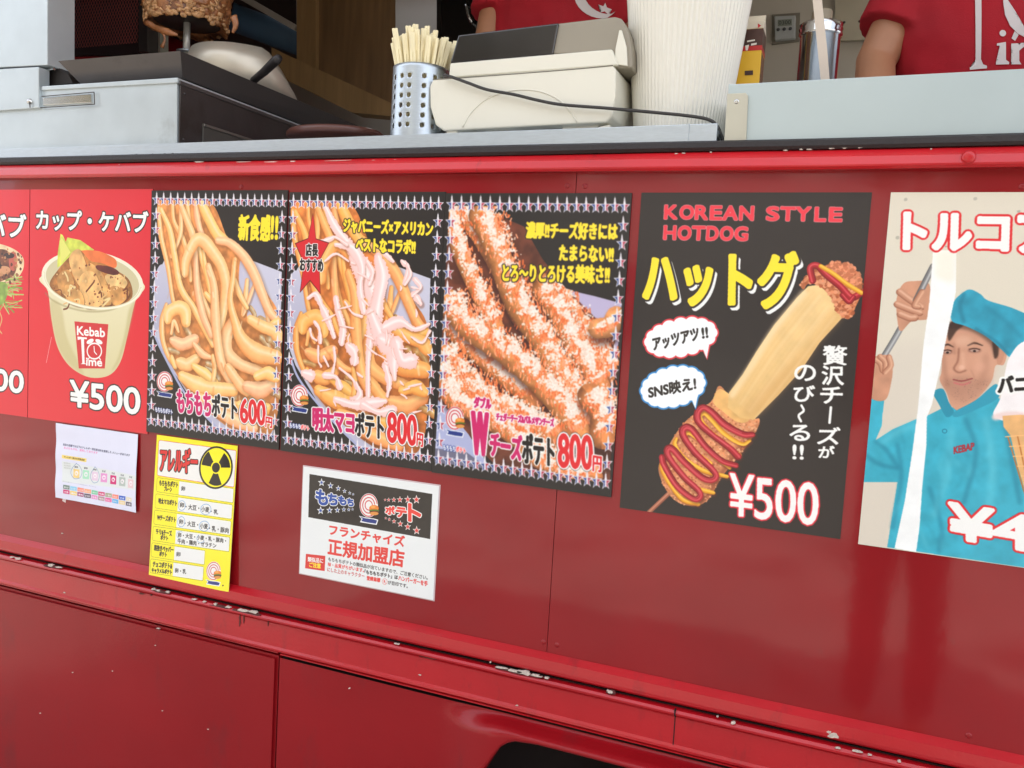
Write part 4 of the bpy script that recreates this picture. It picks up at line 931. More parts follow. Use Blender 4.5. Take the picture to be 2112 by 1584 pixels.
# ---------------------------------------------------------------- left-edge wrap poster
def poster_wrap():
    p = Print(-1.768, -1.4125, 1.0998, 1.6233, PR, (212, 40, 54), (0, 370, 2.988))
    p.poly([(-250, 420), (-100, 395), (0, 398), (80, 425), (130, 460), (152, 500), (145, 560), (110, 610), (60, 640), (-80, 660), (-250, 640)], (226, 200, 160), smooth=True, tex=.3)
    for i in range(30):
        x = rng.uniform(-220, 60); y = rng.uniform(700, 870)
        p.stroke([(x, 640), (x + rng.uniform(-10, 60), y * .5 + 330), (x + rng.uniform(0, 70), y)], rng.uniform(6, 12), [(120, 150, 60), (160, 180, 90), (190, 200, 130)][i % 3])
    for i in range(26):
        y = rng.uniform(600, 800); x = rng.uniform(60, 100)
        p.stroke([(40, y), (x, y + rng.uniform(-30, 10)), (x + rng.uniform(20, 65), y + rng.uniform(-30, 30))], rng.uniform(4, 9), [(130, 160, 70), (180, 195, 110), (200, 150, 120)][i % 3])
    p.poly([(-240, 450), (0, 430), (60, 450), (105, 500), (100, 570), (60, 610), (-60, 640), (-240, 620)], (120, 72, 50), smooth=True, tex=.8)
    p.ell(85, 505, 26, 60, (190, 96, 80)); p.ell(30, 560, 40, 26, (205, 150, 110)); p.ell(60, 470, 34, 18, (70, 46, 42))
    p.specks([(-240, 440), (110, 440), (100, 640), (-240, 660)], 200, [(60, 36, 30), (150, 96, 62), (196, 140, 96), (90, 50, 36)], (5, 15), 4)
    p.poly([(-10, 640), (50, 650), (40, 740), (-20, 790), (-120, 760)], (140, 165, 80), smooth=True, tex=.6)
    p.stroke([(-6, 800), (16, 860), (0, 920), (16, 950)], 8, (214, 180, 120))
    p.text('ケバブ', (-190, 338), (160, 358), (-186, 205), WH, 5, out=[(DK, 13)])
    p.text('¥500', (-235, 1270), (145, 1318), (-230, 1140), WH, 5, out=[(DK, 13)])
    sheet('menu_poster', p, p.finish('print_wrap'), 'red poster cut by the left edge of the photo showing a kebab wrap with lettuce', 'poster', .002, edge=(150, 30, 40))
poster_wrap()

# ---------------------------------------------------------------- cup kebab poster
def poster_cup():
    p = Print(-1.4105, -1.0453, 1.0998, 1.6233, PR, (214, 42, 54), (0, 370, 2.988))
    p.poly([(188, 55), (945, 55), (945, 760), (188, 700)], (206, 44, 58), alpha=.35, soft=40)
    p.poly([(262, 595), (300, 690), (322, 860), (352, 1010), (400, 1110), (470, 1180), (570, 1222), (680, 1205), (748, 1120), (790, 960), (838, 750), (886, 640), (600, 500)], (232, 224, 190), smooth=True, col2=(214, 204, 160))
    p.poly([(310, 760), (345, 980), (400, 1100), (470, 1170), (520, 1190), (420, 980), (380, 780)], (188, 174, 122), smooth=True, alpha=.5, soft=10)
    p.poly([(800, 800), (770, 960), (730, 1100), (690, 1180), (740, 1120), (800, 940), (838, 760)], (184, 170, 116), smooth=True, alpha=.5, soft=8)
    p.ell(574, 622, 316, 178, (236, 230, 206), rot=.16); p.ell(574, 622, 290, 158, (206, 196, 158), rot=.16)
    p.stroke([(285, 700), (330, 745), (430, 790), (560, 815), (700, 800), (800, 740)], 10, (160, 146, 104), alpha=.6, soft=4)
    p.poly([(358, 545), (360, 460), (378, 335), (392, 345), (410, 385), (420, 358), (500, 375), (585, 435), (520, 470), (440, 470), (380, 530)], (206, 212, 92), smooth=False, tex=.4)
    p.poly([(372, 380), (386, 360), (440, 450), (380, 520)], (222, 220, 120))
    p.poly([(490, 445), (600, 440), (680, 470), (720, 500), (715, 545), (640, 530), (560, 510)], (224, 120, 66), smooth=True, tex=.2)
    p.poly([(310, 650), (360, 560), (430, 480), (490, 430), (560, 500), (640, 520), (720, 560), (800, 620), (820, 720), (760, 770), (640, 795), (500, 775), (380, 720)], (176, 118, 62), smooth=True, tex=.9, seed=2)
    for i, q in enumerate([[(430, 490), (492, 432), (545, 560), (560, 690), (480, 640)], [(545, 520), (640, 590), (690, 770), (560, 720)], [(360, 600), (430, 560), (470, 700), (380, 700)],
              [(650, 600), (730, 580), (790, 640), (720, 700)], [(500, 600), (590, 580), (640, 760), (520, 780)], [(410, 650), (500, 690), (520, 780), (420, 750)], [(690, 660), (800, 690), (760, 760), (700, 770)]]):
        p.poly([(a + 6, b + 10) for a, b in q], (90, 50, 26), smooth=True, alpha=.6, soft=5)
        p.poly(q, [(222, 174, 114), (212, 160, 98), (202, 148, 88), (230, 190, 130)][i % 4], smooth=True, tex=.5, seed=i)
    for i in range(16):
        x = rng.uniform(340, 780); y = rng.uniform(560, 760); p.stroke([(x, y), (x + rng.uniform(-40, 40), y + rng.uniform(-20, 40)), (x + rng.uniform(-50, 50), y + rng.uniform(20, 70))], rng.uniform(6, 14), [(222, 180, 120), (120, 66, 34), (230, 206, 150)][i % 3])
    p.specks([(330, 640), (430, 520), (740, 560), (810, 690), (640, 785), (400, 730)], 70, [(120, 66, 40), (140, 80, 46), (234, 194, 138), (170, 108, 62)], (3, 10), 9)
    p.poly([(600, 530), (690, 540), (740, 575), (700, 590), (610, 560)], (104, 44, 36), smooth=True, tex=.5)
    p.stroke([(574 + 304 * math.cos(t) * math.cos(.16) - 168 * math.sin(t) * math.sin(.16), 622 + 304 * math.cos(t) * math.sin(.16) + 168 * math.sin(t) * math.cos(.16)) for t in np.linspace(0.02, math.pi - .02, 24)], 18, (236, 228, 198), shade=((206, 196, 156), (248, 244, 228), -.2))
    p.poly([(463, 875), (672, 893), (650, 1165), (490, 1165)], (200, 48, 54))
    p.text('Kebab', (480, 958), (650, 972), (480, 905), WH, 2)
    p.poly([(482, 968), (540, 975), (540, 985), (522, 984), (526, 1132), (538, 1138), (500, 1138), (512, 1132), (504, 984), (484, 990)], WH)
    p.ring(586, 1058, 44, 48, 9, WH); p.ell(560, 998, 24, 13, WH, rot=-.5); p.ell(614, 1000, 24, 13, WH, rot=.5); p.stroke([(586, 1060), (584, 1030)], 7, WH); p.stroke([(586, 1062), (600, 1078)], 7, WH)
    p.stroke([(556, 1096), (546, 1112)], 7, WH); p.stroke([(614, 1096), (624, 1112)], 7, WH)
    p.text('ime', (536, 1146), (632, 1152), (536, 1100), WH, 2)
    p.text('カップ・ケバブ', (230, 308), (915, 330), (230, 188), WH, 4, out=[(DK, 12)])
    p.text('¥500', (437, 1396), (865, 1448), (437, 1238), WH, 5, out=[(DK, 13)])
    p.stroke([(322, 972), (290, 1130)], 3, (235, 180, 180))
    sheet('menu_poster', p, p.finish('print_cup'), 'red poster of a white paper cup of kebab with the price in white figures', 'poster', .002, edge=(150, 30, 40))
poster_cup()

G3 = 'black food boards with a border of stars'
def poster_fries1():
    p = Print(-1.0469, -.6984, 1.1054, 1.6199, PR, (50, 44, 42), (300, 380, 2.829))
    p.clip_poly([(55, 95), (830, 100), (788, 1475), (30, 1375)])
    fries(p, (250, 206, 148), (228, 150, 88), (255, 238, 206), lambda a: a, 1.25); brown_edges(p, lambda a: a, 2)
    p.poly([(30, 1010), (150, 1060), (240, 1200), (330, 1310), (450, 1440), (480, 1500), (20, 1500)], (50, 44, 42))
    p.stroke([(62, 880), (110, 985), (235, 1215), (335, 1325), (430, 1425), (490, 1490)], 16, (172, 176, 206))
    p.clip_poly(None)
    border(p, [(48, 32), (838, 42), (783, 1550), (12, 1440)], 19, 14, 1.0)
    p.text('新食感', (550, 326), (735, 332), (556, 180), Y_, 5, out=[(DK, 9)]); p.text('!!', (740, 318), (776, 322), (745, 188), Y_, 5, out=[(DK, 9)])
    roundel(p, 120, 1150, 1.0)
    p.text('もちもちポテト', (66, 1325), (166, 1342), (66, 1297), WH, 1.5, out=[((70, 80, 140), 4)])
    p.text('もちもち', (192, 1325), (388, 1352), (192, 1196), MG, 5, out=[(WH, 12)])
    p.text('ポテト', (397, 1350), (540, 1370), (397, 1222), (36, 26, 24), 4, out=[(WH, 10)])
    p.text('600', (562, 1385), (705, 1405), (562, 1248), RD, 4.5, out=[(WH, 12), (DK, 14)])
    p.text('円', (708, 1412), (745, 1420), (710, 1355), RD, 2, out=[(WH, 8)])
    sheet('menu_board', p, p.finish('print_fries', soft=1), 'leftmost black star-bordered board showing plain long fries, priced 600', 'menu board', .004, group=G3)
poster_fries1()
def remap(a): return (a[0] * 1.045 + 5, a[1] * 1.0 + 2)
def poster_fries2():
    p = Print(-.6939, -.3527, 1.1045, 1.6159, PR, (50, 44, 42), (570, 380, 2.64))
    p.clip_poly([(85, 95), (905, 100), (862, 1490), (50, 1380)])
    fries(p, (244, 184, 112), (218, 130, 66), (253, 222, 160), remap, 1.25); brown_edges(p, remap, 3)
    p.poly([(30, 1010), (150, 1060), (240, 1200), (330, 1310), (450, 1440), (480, 1510), (20, 1510)], (50, 44, 42))
    p.stroke([(82, 940), (130, 1060), (250, 1215), (350, 1325), (450, 1425), (510, 1500)], 14, (172, 176, 206))
    MY = ((248, 210, 204), ((238, 190, 180), (255, 242, 238), -.25))
    for i, (pts, wd) in enumerate([
      ([(270, 120), (330, 240), (400, 330), (450, 420), (500, 520), (540, 640)], [20, 60, 70, 90, 80, 60]), ([(560, 400), (580, 500), (560, 620), (540, 720), (520, 820), (505, 960), (505, 1150)], [40, 60, 80, 70, 50, 26, 20]),
      ([(500, 420), (530, 480), (510, 540)], 24), ([(330, 330), (420, 350), (470, 450), (460, 560), (480, 690)], [26, 60, 40, 40, 34]), ([(180, 620), (220, 600), (250, 660), (280, 720), (320, 830)], [14, 26, 34, 44, 20]),
      ([(330, 620), (345, 700), (368, 780), (360, 860)], [24, 30, 52, 36]), ([(520, 700), (560, 800), (600, 870)], [50, 80, 70]), ([(600, 780), (680, 750), (760, 790), (840, 760)], [50, 44, 26, 16]),
      ([(580, 850), (640, 900), (640, 980), (650, 1060)], [70, 80, 50, 20]), ([(660, 870), (690, 960), (740, 960)], [60, 46, 60]), ([(600, 990), (620, 1080), (610, 1150)], [30, 34, 14]), ([(400, 880), (430, 920), (430, 980)], [50, 60, 26]),
      ([(690, 420), (720, 460), (700, 540)], 22), ([(760, 520), (790, 560), (750, 600)], 20), ([(720, 440), (735, 490), (705, 545)], 16), ([(600, 380), (640, 420)], 26), ([(770, 620), (790, 650)], 34), ([(190, 790), (200, 830), (225, 850)], 14),
      ([(215, 750), (240, 790), (245, 860)], 20), ([(235, 880), (235, 960), (250, 990)], 12), ([(265, 940), (290, 990)], 18), ([(320, 890), (325, 960), (310, 1030)], 14), ([(160, 1030), (190, 1040)], 46), ([(270, 1040), (330, 1050), (350, 1100)], 30),
      ([(350, 1000), (420, 1060), (440, 1110)], 14), ([(440, 1080), (460, 1140), (430, 1180)], [20, 44, 40]), ([(330, 1170), (430, 1200), (540, 1190), (600, 1180)], [30, 60, 50, 20]), ([(480, 1200), (560, 1240), (640, 1230)], 40),
      ([(240, 320), (300, 300), (330, 290), (390, 330)], 20), ([(270, 420), (330, 380), (400, 420)], 14), ([(380, 640), (420, 700), (470, 720)], 12), ([(840, 800), (800, 860), (740, 830)], 14)]):
        p.stroke([(a + 5, b + 8) for a, b in pts], [v * 1.15 for v in wd] if hasattr(wd, '__len__') else wd * 1.15, (130, 66, 36), alpha=.4, soft=4)
        wd = ([v * f for v, f in zip(np.interp(np.linspace(0, 1, 7), np.linspace(0, 1, len(wd)), wd), np.random.default_rng(i).uniform(.8, 1.6, 7))] if hasattr(wd, '__len__') else [wd * f for f in np.random.default_rng(i).uniform(.7, 1.6, 6)])
        p.stroke(pts, wd, MY[0], shade=MY[1], wob=.6, seed=i + 60, pw=3)
    r = np.random.default_rng(77)
    for k in range(30):                           # thin drizzle and drops of the sauce
        x, y = r.uniform(150, 820), r.uniform(420, 1280)
        if y > 1000 and x < 130 + (y - 1000) * .8: continue
        if x > 620 and y < 520: continue
        a = r.uniform(-.5, 1.7); L = r.uniform(20, 80)
        q = [(x, y), (x + L * .5 * math.cos(a) + r.uniform(-8, 8), y + L * .5 * math.sin(a)), (x + L * math.cos(a), y + L * math.sin(a))]
        p.stroke([(u + 3, v + 5) for u, v in q], r.uniform(7, 14), (170, 90, 50), alpha=.3, soft=3)
        p.stroke(q, [r.uniform(4, 9), r.uniform(8, 18), r.uniform(5, 12)], MY[0], shade=MY[1], wob=.4, seed=k, pw=3)
    p.clip_poly(None)
    border(p, [(72, 40), (922, 48), (855, 1562), (35, 1450)], 19, 14, 1.0)
    p.text('ジャパニーズ×アメリカン', (372, 262), (855, 285), (374, 187), Y_, 4, out=[(DK, 9)])
    p.text('ベストなコラボ!!', (440, 364), (760, 380), (442, 292), Y_, 4, out=[(DK, 9)])
    S_ = [(206, 165), (222, 300), (290, 322), (238, 420), (245, 592), (190, 522), (137, 585), (157, 430), (112, 325), (180, 298)]
    p.poly([(200 + (a - 200) * 1.05, 390 + (b - 390) * 1.04) for a, b in S_], (80, 20, 26)); p.poly(S_, (206, 38, 48))
    p.text('店長', (168, 390), (232, 392), (168, 325), (40, 28, 26), 2.5, out=[(WH, 7)]); p.text('おすすめ', (136, 470), (260, 476), (136, 405), (40, 28, 26), 2.5, out=[(WH, 7)])
    roundel(p, 132, 1150, 1.0)
    p.text('もちもち', (80, 1322), (138, 1330), (80, 1298), WH, 1.5, out=[((60, 76, 150), 4)]); p.text('ポテト', (140, 1332), (185, 1340), (140, 1306), (240, 90, 90), 1.5, out=[(WH, 4)])
    p.text('明太マヨ', (206, 1335), (428, 1362), (206, 1212), MG, 5, out=[(WH, 12)])
    p.text('ポテト', (436, 1366), (588, 1385), (436, 1240), (36, 26, 24), 4, out=[(WH, 10)])
    p.text('800', (612, 1400), (768, 1422), (612, 1240), RD, 4.5, out=[(WH, 12), (DK, 14)])
    p.text('円', (770, 1420), (802, 1428), (772, 1352), RD, 2, out=[(WH, 8)])
    sheet('menu_board', p, p.finish('print_mayo', soft=1), 'middle black star-bordered board of fries under pink mayonnaise with a red star', 'menu board', .004, group=G3)
poster_fries2()
def poster_fries3():
    p = Print(-.3522, -.009, 1.1029, 1.6135, PR, (50, 44, 42), (890, 390, 2.437))
    p.clip_poly([(95, 85), (985, 90), (915, 1478), (20, 1372)])
    p.poly([(680, 505), (960, 570), (930, 900), (800, 900)], (190, 180, 208))
    p.poly([(90, 90), (240, 90), (470, 190), (570, 350), (690, 510), (860, 680), (930, 640), (900, 1480), (430, 1480), (20, 1100), (60, 500)], (110, 62, 46), tex=.6)
    p.poly([(20, 1040), (90, 1110), (190, 1230), (300, 1400), (20, 1400)], (176, 180, 212)); p.poly([(20, 1300), (180, 1320), (290, 1400), (20, 1400)], (60, 52, 60), alpha=.5)
    F = [([(130, 90), (220, 200), (330, 380), (420, 600), (520, 740)], 90, 0), ([(560, 470), (660, 560), (780, 720), (880, 870), (880, 930)], 96, 1), ([(100, 120), (150, 320), (260, 560), (330, 700)], 90, 0),
         ([(560, 500), (640, 620), (720, 780), (800, 900), (850, 1000)], 110, 1), ([(840, 700), (900, 690), (930, 640)], 100, 2), ([(250, 130), (330, 300), (430, 560), (560, 760), (690, 980), (760, 1140)], 130, 0),
         ([(90, 560), (110, 700), (230, 820), (380, 950), (520, 1060)], 100, 1), ([(80, 560), (200, 700), (380, 820), (540, 960), (680, 1120), (760, 1260)], 130, 0), ([(70, 820), (160, 960), (300, 1060), (480, 1160), (660, 1260)], 120, 1),
         ([(800, 1040), (860, 1120), (860, 1240)], 130, 1), ([(60, 900), (110, 1040), (220, 1110), (380, 1200), (560, 1330), (760, 1420)], 120, 0), ([(480, 1330), (640, 1400), (820, 1440)], 90, 1)]
    for i, (pts, wd, k) in enumerate(F):
        p.stroke([(a + 12, b + 26) for a, b in pts], wd * 1.15, (66, 34, 30), alpha=.65, soft=14)
        mid = [(214, 140, 84), (204, 128, 76), (222, 150, 96)][k]
        p.stroke(pts, wd, mid, shade=([c * .62 for c in mid], [min(255, c * 1.18) for c in mid], -.3), wob=.12, seed=i, tex=.3)
        q = spline(pts, 12); r = np.random.default_rng(i + 40)
        sft = -wd * .22                                        # the shredded topping lies on the upper side of each fry
        for n_ in range(int(len(q) * wd / 5.2)):
            f_ = r.uniform(0, (len(q) - 1) * .94); j_ = int(f_); a = np.array(q[j_]) * (1 - f_ + j_) + np.array(q[min(j_ + 1, len(q) - 1)]) * (f_ - j_); u = r.normal(0, wd * .28)
            x, y = a[0] + u * .8 - sft * .9, a[1] - u * .55 + sft
            c = [(236, 134, 80), (242, 156, 104), (226, 112, 62), (240, 168, 130)][n_ % 4]
            L = r.uniform(14, 34); an = r.uniform(.9, 2.2)
            p.stroke([(x, y), (x + L * math.cos(an) * .5, y + L * math.sin(an) * .7)], r.uniform(5, 9), c, curve=False)
        for n_ in range(int(len(q) * wd / 2.2)):
            f_ = r.uniform(0, (len(q) - 1) * .92); j_ = int(f_); a = np.array(q[j_]) * (1 - f_ + j_) + np.array(q[min(j_ + 1, len(q) - 1)]) * (f_ - j_); u = r.normal(0, wd * .2)
            x, y = a[0] + u * .8 - sft * .6, a[1] - u * .55 + sft * 1.25; rr = r.uniform(2.5, 8.0)
            if mnoise.noise(Vector((x * .022, y * .022, i * 3))) + .5 * mnoise.noise(Vector((x * .07, y * .07, i))) + r.normal(0, .12) < -.06: continue
            p.poly([(x + rr * math.cos(t) * r.uniform(.6, 1.3), y + rr * math.sin(t) * r.uniform(.6, 1.3)) for t in (0, 1.2, 2.5, 3.8, 5)], [(244, 230, 214), (238, 214, 196), (248, 240, 230)][n_ % 3], alpha=.85)
    p.poly([(470, 90), (990, 90), (960, 575), (680, 500), (560, 350), (470, 190)], (50, 44, 42))
    p.clip_poly(None)
    border(p, [(78, 20), (1010, 25), (905, 1550), (5, 1418)], 19, 14, 1.05)
    p.text('濃厚!!チーズ好きには', (480, 247), (935, 256), (482, 167), Y_, 4, out=[(DK, 9)])
    p.text('たまらない!!', (646, 358), (915, 368), (648, 282), Y_, 4, out=[(DK, 9)])
    p.text('とろ〜りとろける美味さ!!', (362, 464), (895, 476), (364, 376), Y_, 4, out=[(DK, 9)])
    roundel(p, 122, 1150, 1.0)
    p.text('もちもち', (64, 1308), (124, 1318), (64, 1282), WH, 1.5, out=[((60, 76, 150), 4)]); p.text('ポテト', (128, 1318), (176, 1328), (128, 1290), (240, 90, 90), 1.5, out=[(WH, 4)])
    p.text('ダブル', (218, 1095), (302, 1106), (220, 1042), MG, 3, out=[(WH, 8)])
    p.text('W', (210, 1325), (286, 1336), (210, 1120), MG, 9, out=[(WH, 16)])
    p.text('チーズ', (300, 1335), (455, 1362), (302, 1215), MG, 5, out=[(WH, 12)])
    p.text('ポテト', (462, 1372), (618, 1392), (462, 1226), (36, 26, 24), 4, out=[(WH, 10)])
    p.text('チェダーチーズ&パルメザンチーズ', (330, 1160), (618, 1192), (330, 1122), MG, 2.5, out=[(WH, 7)])
    p.text('800', (642, 1394), (810, 1408), (642, 1228), RD, 4.5, out=[(WH, 12), (DK, 14)])
    p.text('円', (814, 1414), (855, 1420), (816, 1338), RD, 2, out=[(WH, 8)])
    sheet('menu_board', p, p.finish('print_cheese', soft=2), 'rightmost black star-bordered board of fries covered in white shredded cheese', 'menu board', .004, group=G3)
poster_fries3()

# ---------------------------------------------------------------- cheese dog poster
def poster_dog():
    p = Print(.0067, .3567, 1.0866, 1.6145, PR, (58, 51, 48), (1270, 380, 2.141))
    p.stroke([(140, 1455), (240, 1360)], 20, (176, 110, 86), shade=((120, 66, 50), (206, 150, 120), -.2))
    A = [(215, 1190), (300, 1055), (420, 960), (455, 890), (500, 930), (590, 1030), (635, 1035), (620, 1090), (560, 1180), (470, 1290), (410, 1390), (340, 1420), (250, 1385), (190, 1270)]
    p.poly(A, (212, 142, 98), smooth=True, tex=.45, seed=5)
    for k in range(9): p.stroke([(235 + k * 38, 1330 - k * 44 + 10), (270 + k * 38, 1350 - k * 44), (330 + k * 34, 1370 - k * 40)], 26, (226, 164, 120), alpha=.5, soft=6)
    p.poly([(520, 1180), (600, 1090), (632, 1045), (620, 1090), (560, 1190), (470, 1290), (410, 1385), (330, 1415), (420, 1330)], (140, 74, 48), smooth=True, alpha=.7, soft=8)
    p.specks(A, 900, [(222, 154, 112), (196, 122, 82), (232, 174, 132), (184, 108, 70)], (3, 7), 6)
    p.poly([(455, 905), (500, 925), (560, 990), (590, 1040), (540, 1050), (470, 1000), (430, 960)], (226, 178, 112), smooth=True, tex=.3)
    p.poly([(495, 985), (500, 920), (560, 840), (620, 740), (700, 620), (800, 500), (850, 450), (930, 440), (985, 520), (1000, 590), (900, 700), (820, 820), (720, 930), (640, 1010), (610, 1040), (550, 1030)], (240, 206, 148), col2=(226, 186, 122), axis=1, tex=.10)
    p.poly([(560, 1000), (700, 860), (860, 700), (960, 560), (1000, 590), (900, 700), (820, 820), (720, 930), (630, 1020)], (206, 158, 98), smooth=True, alpha=.45, soft=14)
    r = np.random.default_rng(21)
    for k in range(26):                           # fibres of the pulled cheese
        u = r.uniform(.04, .96); e = r.uniform(-12, 12)
        a_, b_ = (850 + 130 * u + e, 455 + 130 * u - e * .5), (515 + 110 * u, 940 + 90 * u)
        m_ = ((a_[0] + b_[0]) / 2 - 18 + 26 * u, (a_[1] + b_[1]) / 2 - 6)
        p.stroke([a_, m_, b_], r.uniform(4, 12), (252, 232, 190) if k % 2 else (220, 172, 112), alpha=r.uniform(.06, .15), soft=4)
    p.stroke([(830, 480), (700, 640), (600, 800), (515, 930)], 30, (250, 226, 184), alpha=.6, soft=8)
    T = [(815, 440), (850, 400), (900, 370), (960, 350), (1030, 370), (1080, 400), (1088, 470), (1060, 540), (1030, 595), (985, 570), (950, 500), (900, 450), (850, 440), (830, 465)]
    p.poly(T, (190, 112, 72), smooth=True, tex=.5); p.specks(T, 320, [(214, 140, 100), (170, 92, 58), (224, 156, 118)], (4, 10), 8)
    for a, b, c, d in (((960, 345), (1030, 350), (1075, 395), (1080, 440)),):
        p.specks([a, b, c, d, (1000, 430), (940, 390)], 160, [(200, 120, 84), (226, 150, 112)], (5, 11), 3)
    KE = dict(shade=((110, 18, 26), (216, 90, 96), -.3)); MU = dict(shade=((190, 120, 20), (250, 206, 96), -.3))
    p.stroke([(870, 425), (860, 370), (890, 360), (930, 400), (990, 450), (1040, 500), (1085, 480)], 28, (170, 34, 42), **KE)
    p.stroke([(905, 362), (960, 395), (1020, 440), (1085, 480)], 18, (228, 168, 50), **MU); p.stroke([(1000, 490), (1030, 520), (1050, 500)], 20, (160, 30, 40), **KE)
    MUS = [[(592, 1132), (556, 1146), (480, 1100), (425, 1042), (392, 1012), (374, 1030), (402, 1078), (480, 1142), (548, 1196)], [(504, 1252), (440, 1204), (376, 1136), (322, 1098), (306, 1124), (350, 1180), (420, 1232)],
           [(268, 1122), (262, 1150), (300, 1204), (384, 1262), (492, 1290)], [(202, 1212), (206, 1262), (244, 1332), (300, 1394), (366, 1412)], [(300, 1290), (360, 1340), (432, 1362)]]
    KET = [[(604, 1104), (560, 1102), (482, 1060), (424, 1004), (386, 984), (360, 1010), (368, 1052), (424, 1104), (500, 1162), (540, 1202)],
           [(532, 1240), (470, 1220), (400, 1160), (336, 1080), (302, 1076), (298, 1110), (350, 1184), (430, 1262), (442, 1292), (418, 1306), (376, 1290), (300, 1222), (254, 1170), (230, 1168), (234, 1204), (300, 1290), (366, 1352), (370, 1382), (340, 1386), (270, 1330), (216, 1242), (206, 1206)]]
    for q in MUS: p.stroke([(a + 5, b + 8) for a, b in q], 18, (110, 54, 34), alpha=.5, soft=4)
    for k, q in enumerate(MUS): p.stroke(q, [14, 21, 16, 22, 17], (232, 168, 48), wob=.2, seed=k, **MU)
    for q in KET: p.stroke([(a + 6, b + 10) for a, b in q], 26, (100, 46, 32), alpha=.5, soft=5)
    for k, q in enumerate(KET): p.stroke(q, [24, 32, 27, 33, 26, 31], (172, 34, 46), wob=.22, seed=k, **KE)
    for q in KET: p.stroke([(a - 4, b - 5) for a, b in q[1:-1]], 3, (232, 150, 150), alpha=.5, soft=1)
    RDK = (226, 62, 76)
    for ch, x, w_ in (('K', 216, 54), ('O', 284, 58), ('R', 352, 52), ('E', 418, 48), ('A', 474, 62), ('N', 548, 58), ('S', 666, 52), ('T', 728, 62), ('Y', 796, 62), ('L', 880, 44), ('E', 944, 52)):
        o_ = (x - 214) * .015; p.text(ch, (x, 152 + o_), (x + w_, 153 + o_), (x + 3, 94 + o_), RDK, 3.4, out=[((214, 150, 150), 5.5)])
    for ch, x, w_ in (('H', 213, 50), ('O', 276, 54), ('T', 338, 54), ('D', 402, 48), ('O', 462, 54), ('G', 526, 54)):
        o_ = (x - 214) * .015; p.text(ch, (x, 243 + o_), (x + w_, 244 + o_), (x + 3, 185 + o_), RDK, 3.4, out=[((214, 150, 150), 5.5)])
    p.text('ハットグ', (125, 522), (795, 550), (128, 292), Y_, 10, sh=(15, 17, (240, 240, 236), 13), out=[((58, 51, 48), 19)])
    def cloud(cx, cy, rx, ry, col, tail):
        for grow, c in ((7, col), (0, (246, 248, 248))):
            p.poly([(tail[0] - 26 - grow, tail[1] - 66), (tail[0] + 14 + grow, tail[1] - 76), (tail[0] + grow * .4, tail[1] + grow)], c)
            for k in range(16):
                a = k * math.pi / 8; p.ell(cx + (rx - 26) * math.cos(a), cy + (ry - 24) * math.sin(a) - (cx + 0) * 0 - (rx - 26) * math.cos(a) * .16, 32 + grow, 28 + grow, c)
            p.ell(cx, cy, rx - 18, ry - 18, c, rot=-.14)
    cloud(288, 676, 156, 84, (214, 60, 70), (402, 770)); cloud(254, 894, 138, 88, (60, 140, 200), (352, 990))
    p.text('アッツアツ', (168, 735), (368, 688), (163, 682), (56, 50, 46), 2.5); p.text('!!', (384, 680), (408, 676), (380, 636), (56, 50, 46), 2.5)
    p.text('SNS映え!', (148, 946), (355, 905), (144, 892), (56, 50, 46), 2.5)
    for ch, x0, x1, y0, y1 in (('贅', 916, 1020, 712, 796), ('沢', 910, 1006, 802, 884), ('チ', 904, 1000, 894, 966), ('ズ', 890, 990, 1072, 1146), ('が', 896, 964, 1154, 1206),
                               ('の', 790, 882, 798, 866), ('び', 786, 878, 888, 958), ('る', 768, 856, 1062, 1130), ('!!', 782, 828, 1150, 1212)):
        p.text(ch, (x0, y1), (x1, y1 + 2), (x0 + 1, y0), WH, 2)
    p.stroke([(950, 985), (944, 1052)], 11, WH); p.stroke([(820, 976), (830, 1000), (808, 1020), (818, 1046)], 10, WH)
    p.text('¥500', (502, 1460), (890, 1506), (506, 1276), WH, 3.2, out=[((214, 44, 60), 9)])
    sheet('menu_poster', p, p.finish('print_dog', soft=1), 'black poster of a cheese hot dog on a stick with yellow katakana heading', 'poster', .0012, edge=(50, 45, 42))
poster_dog()

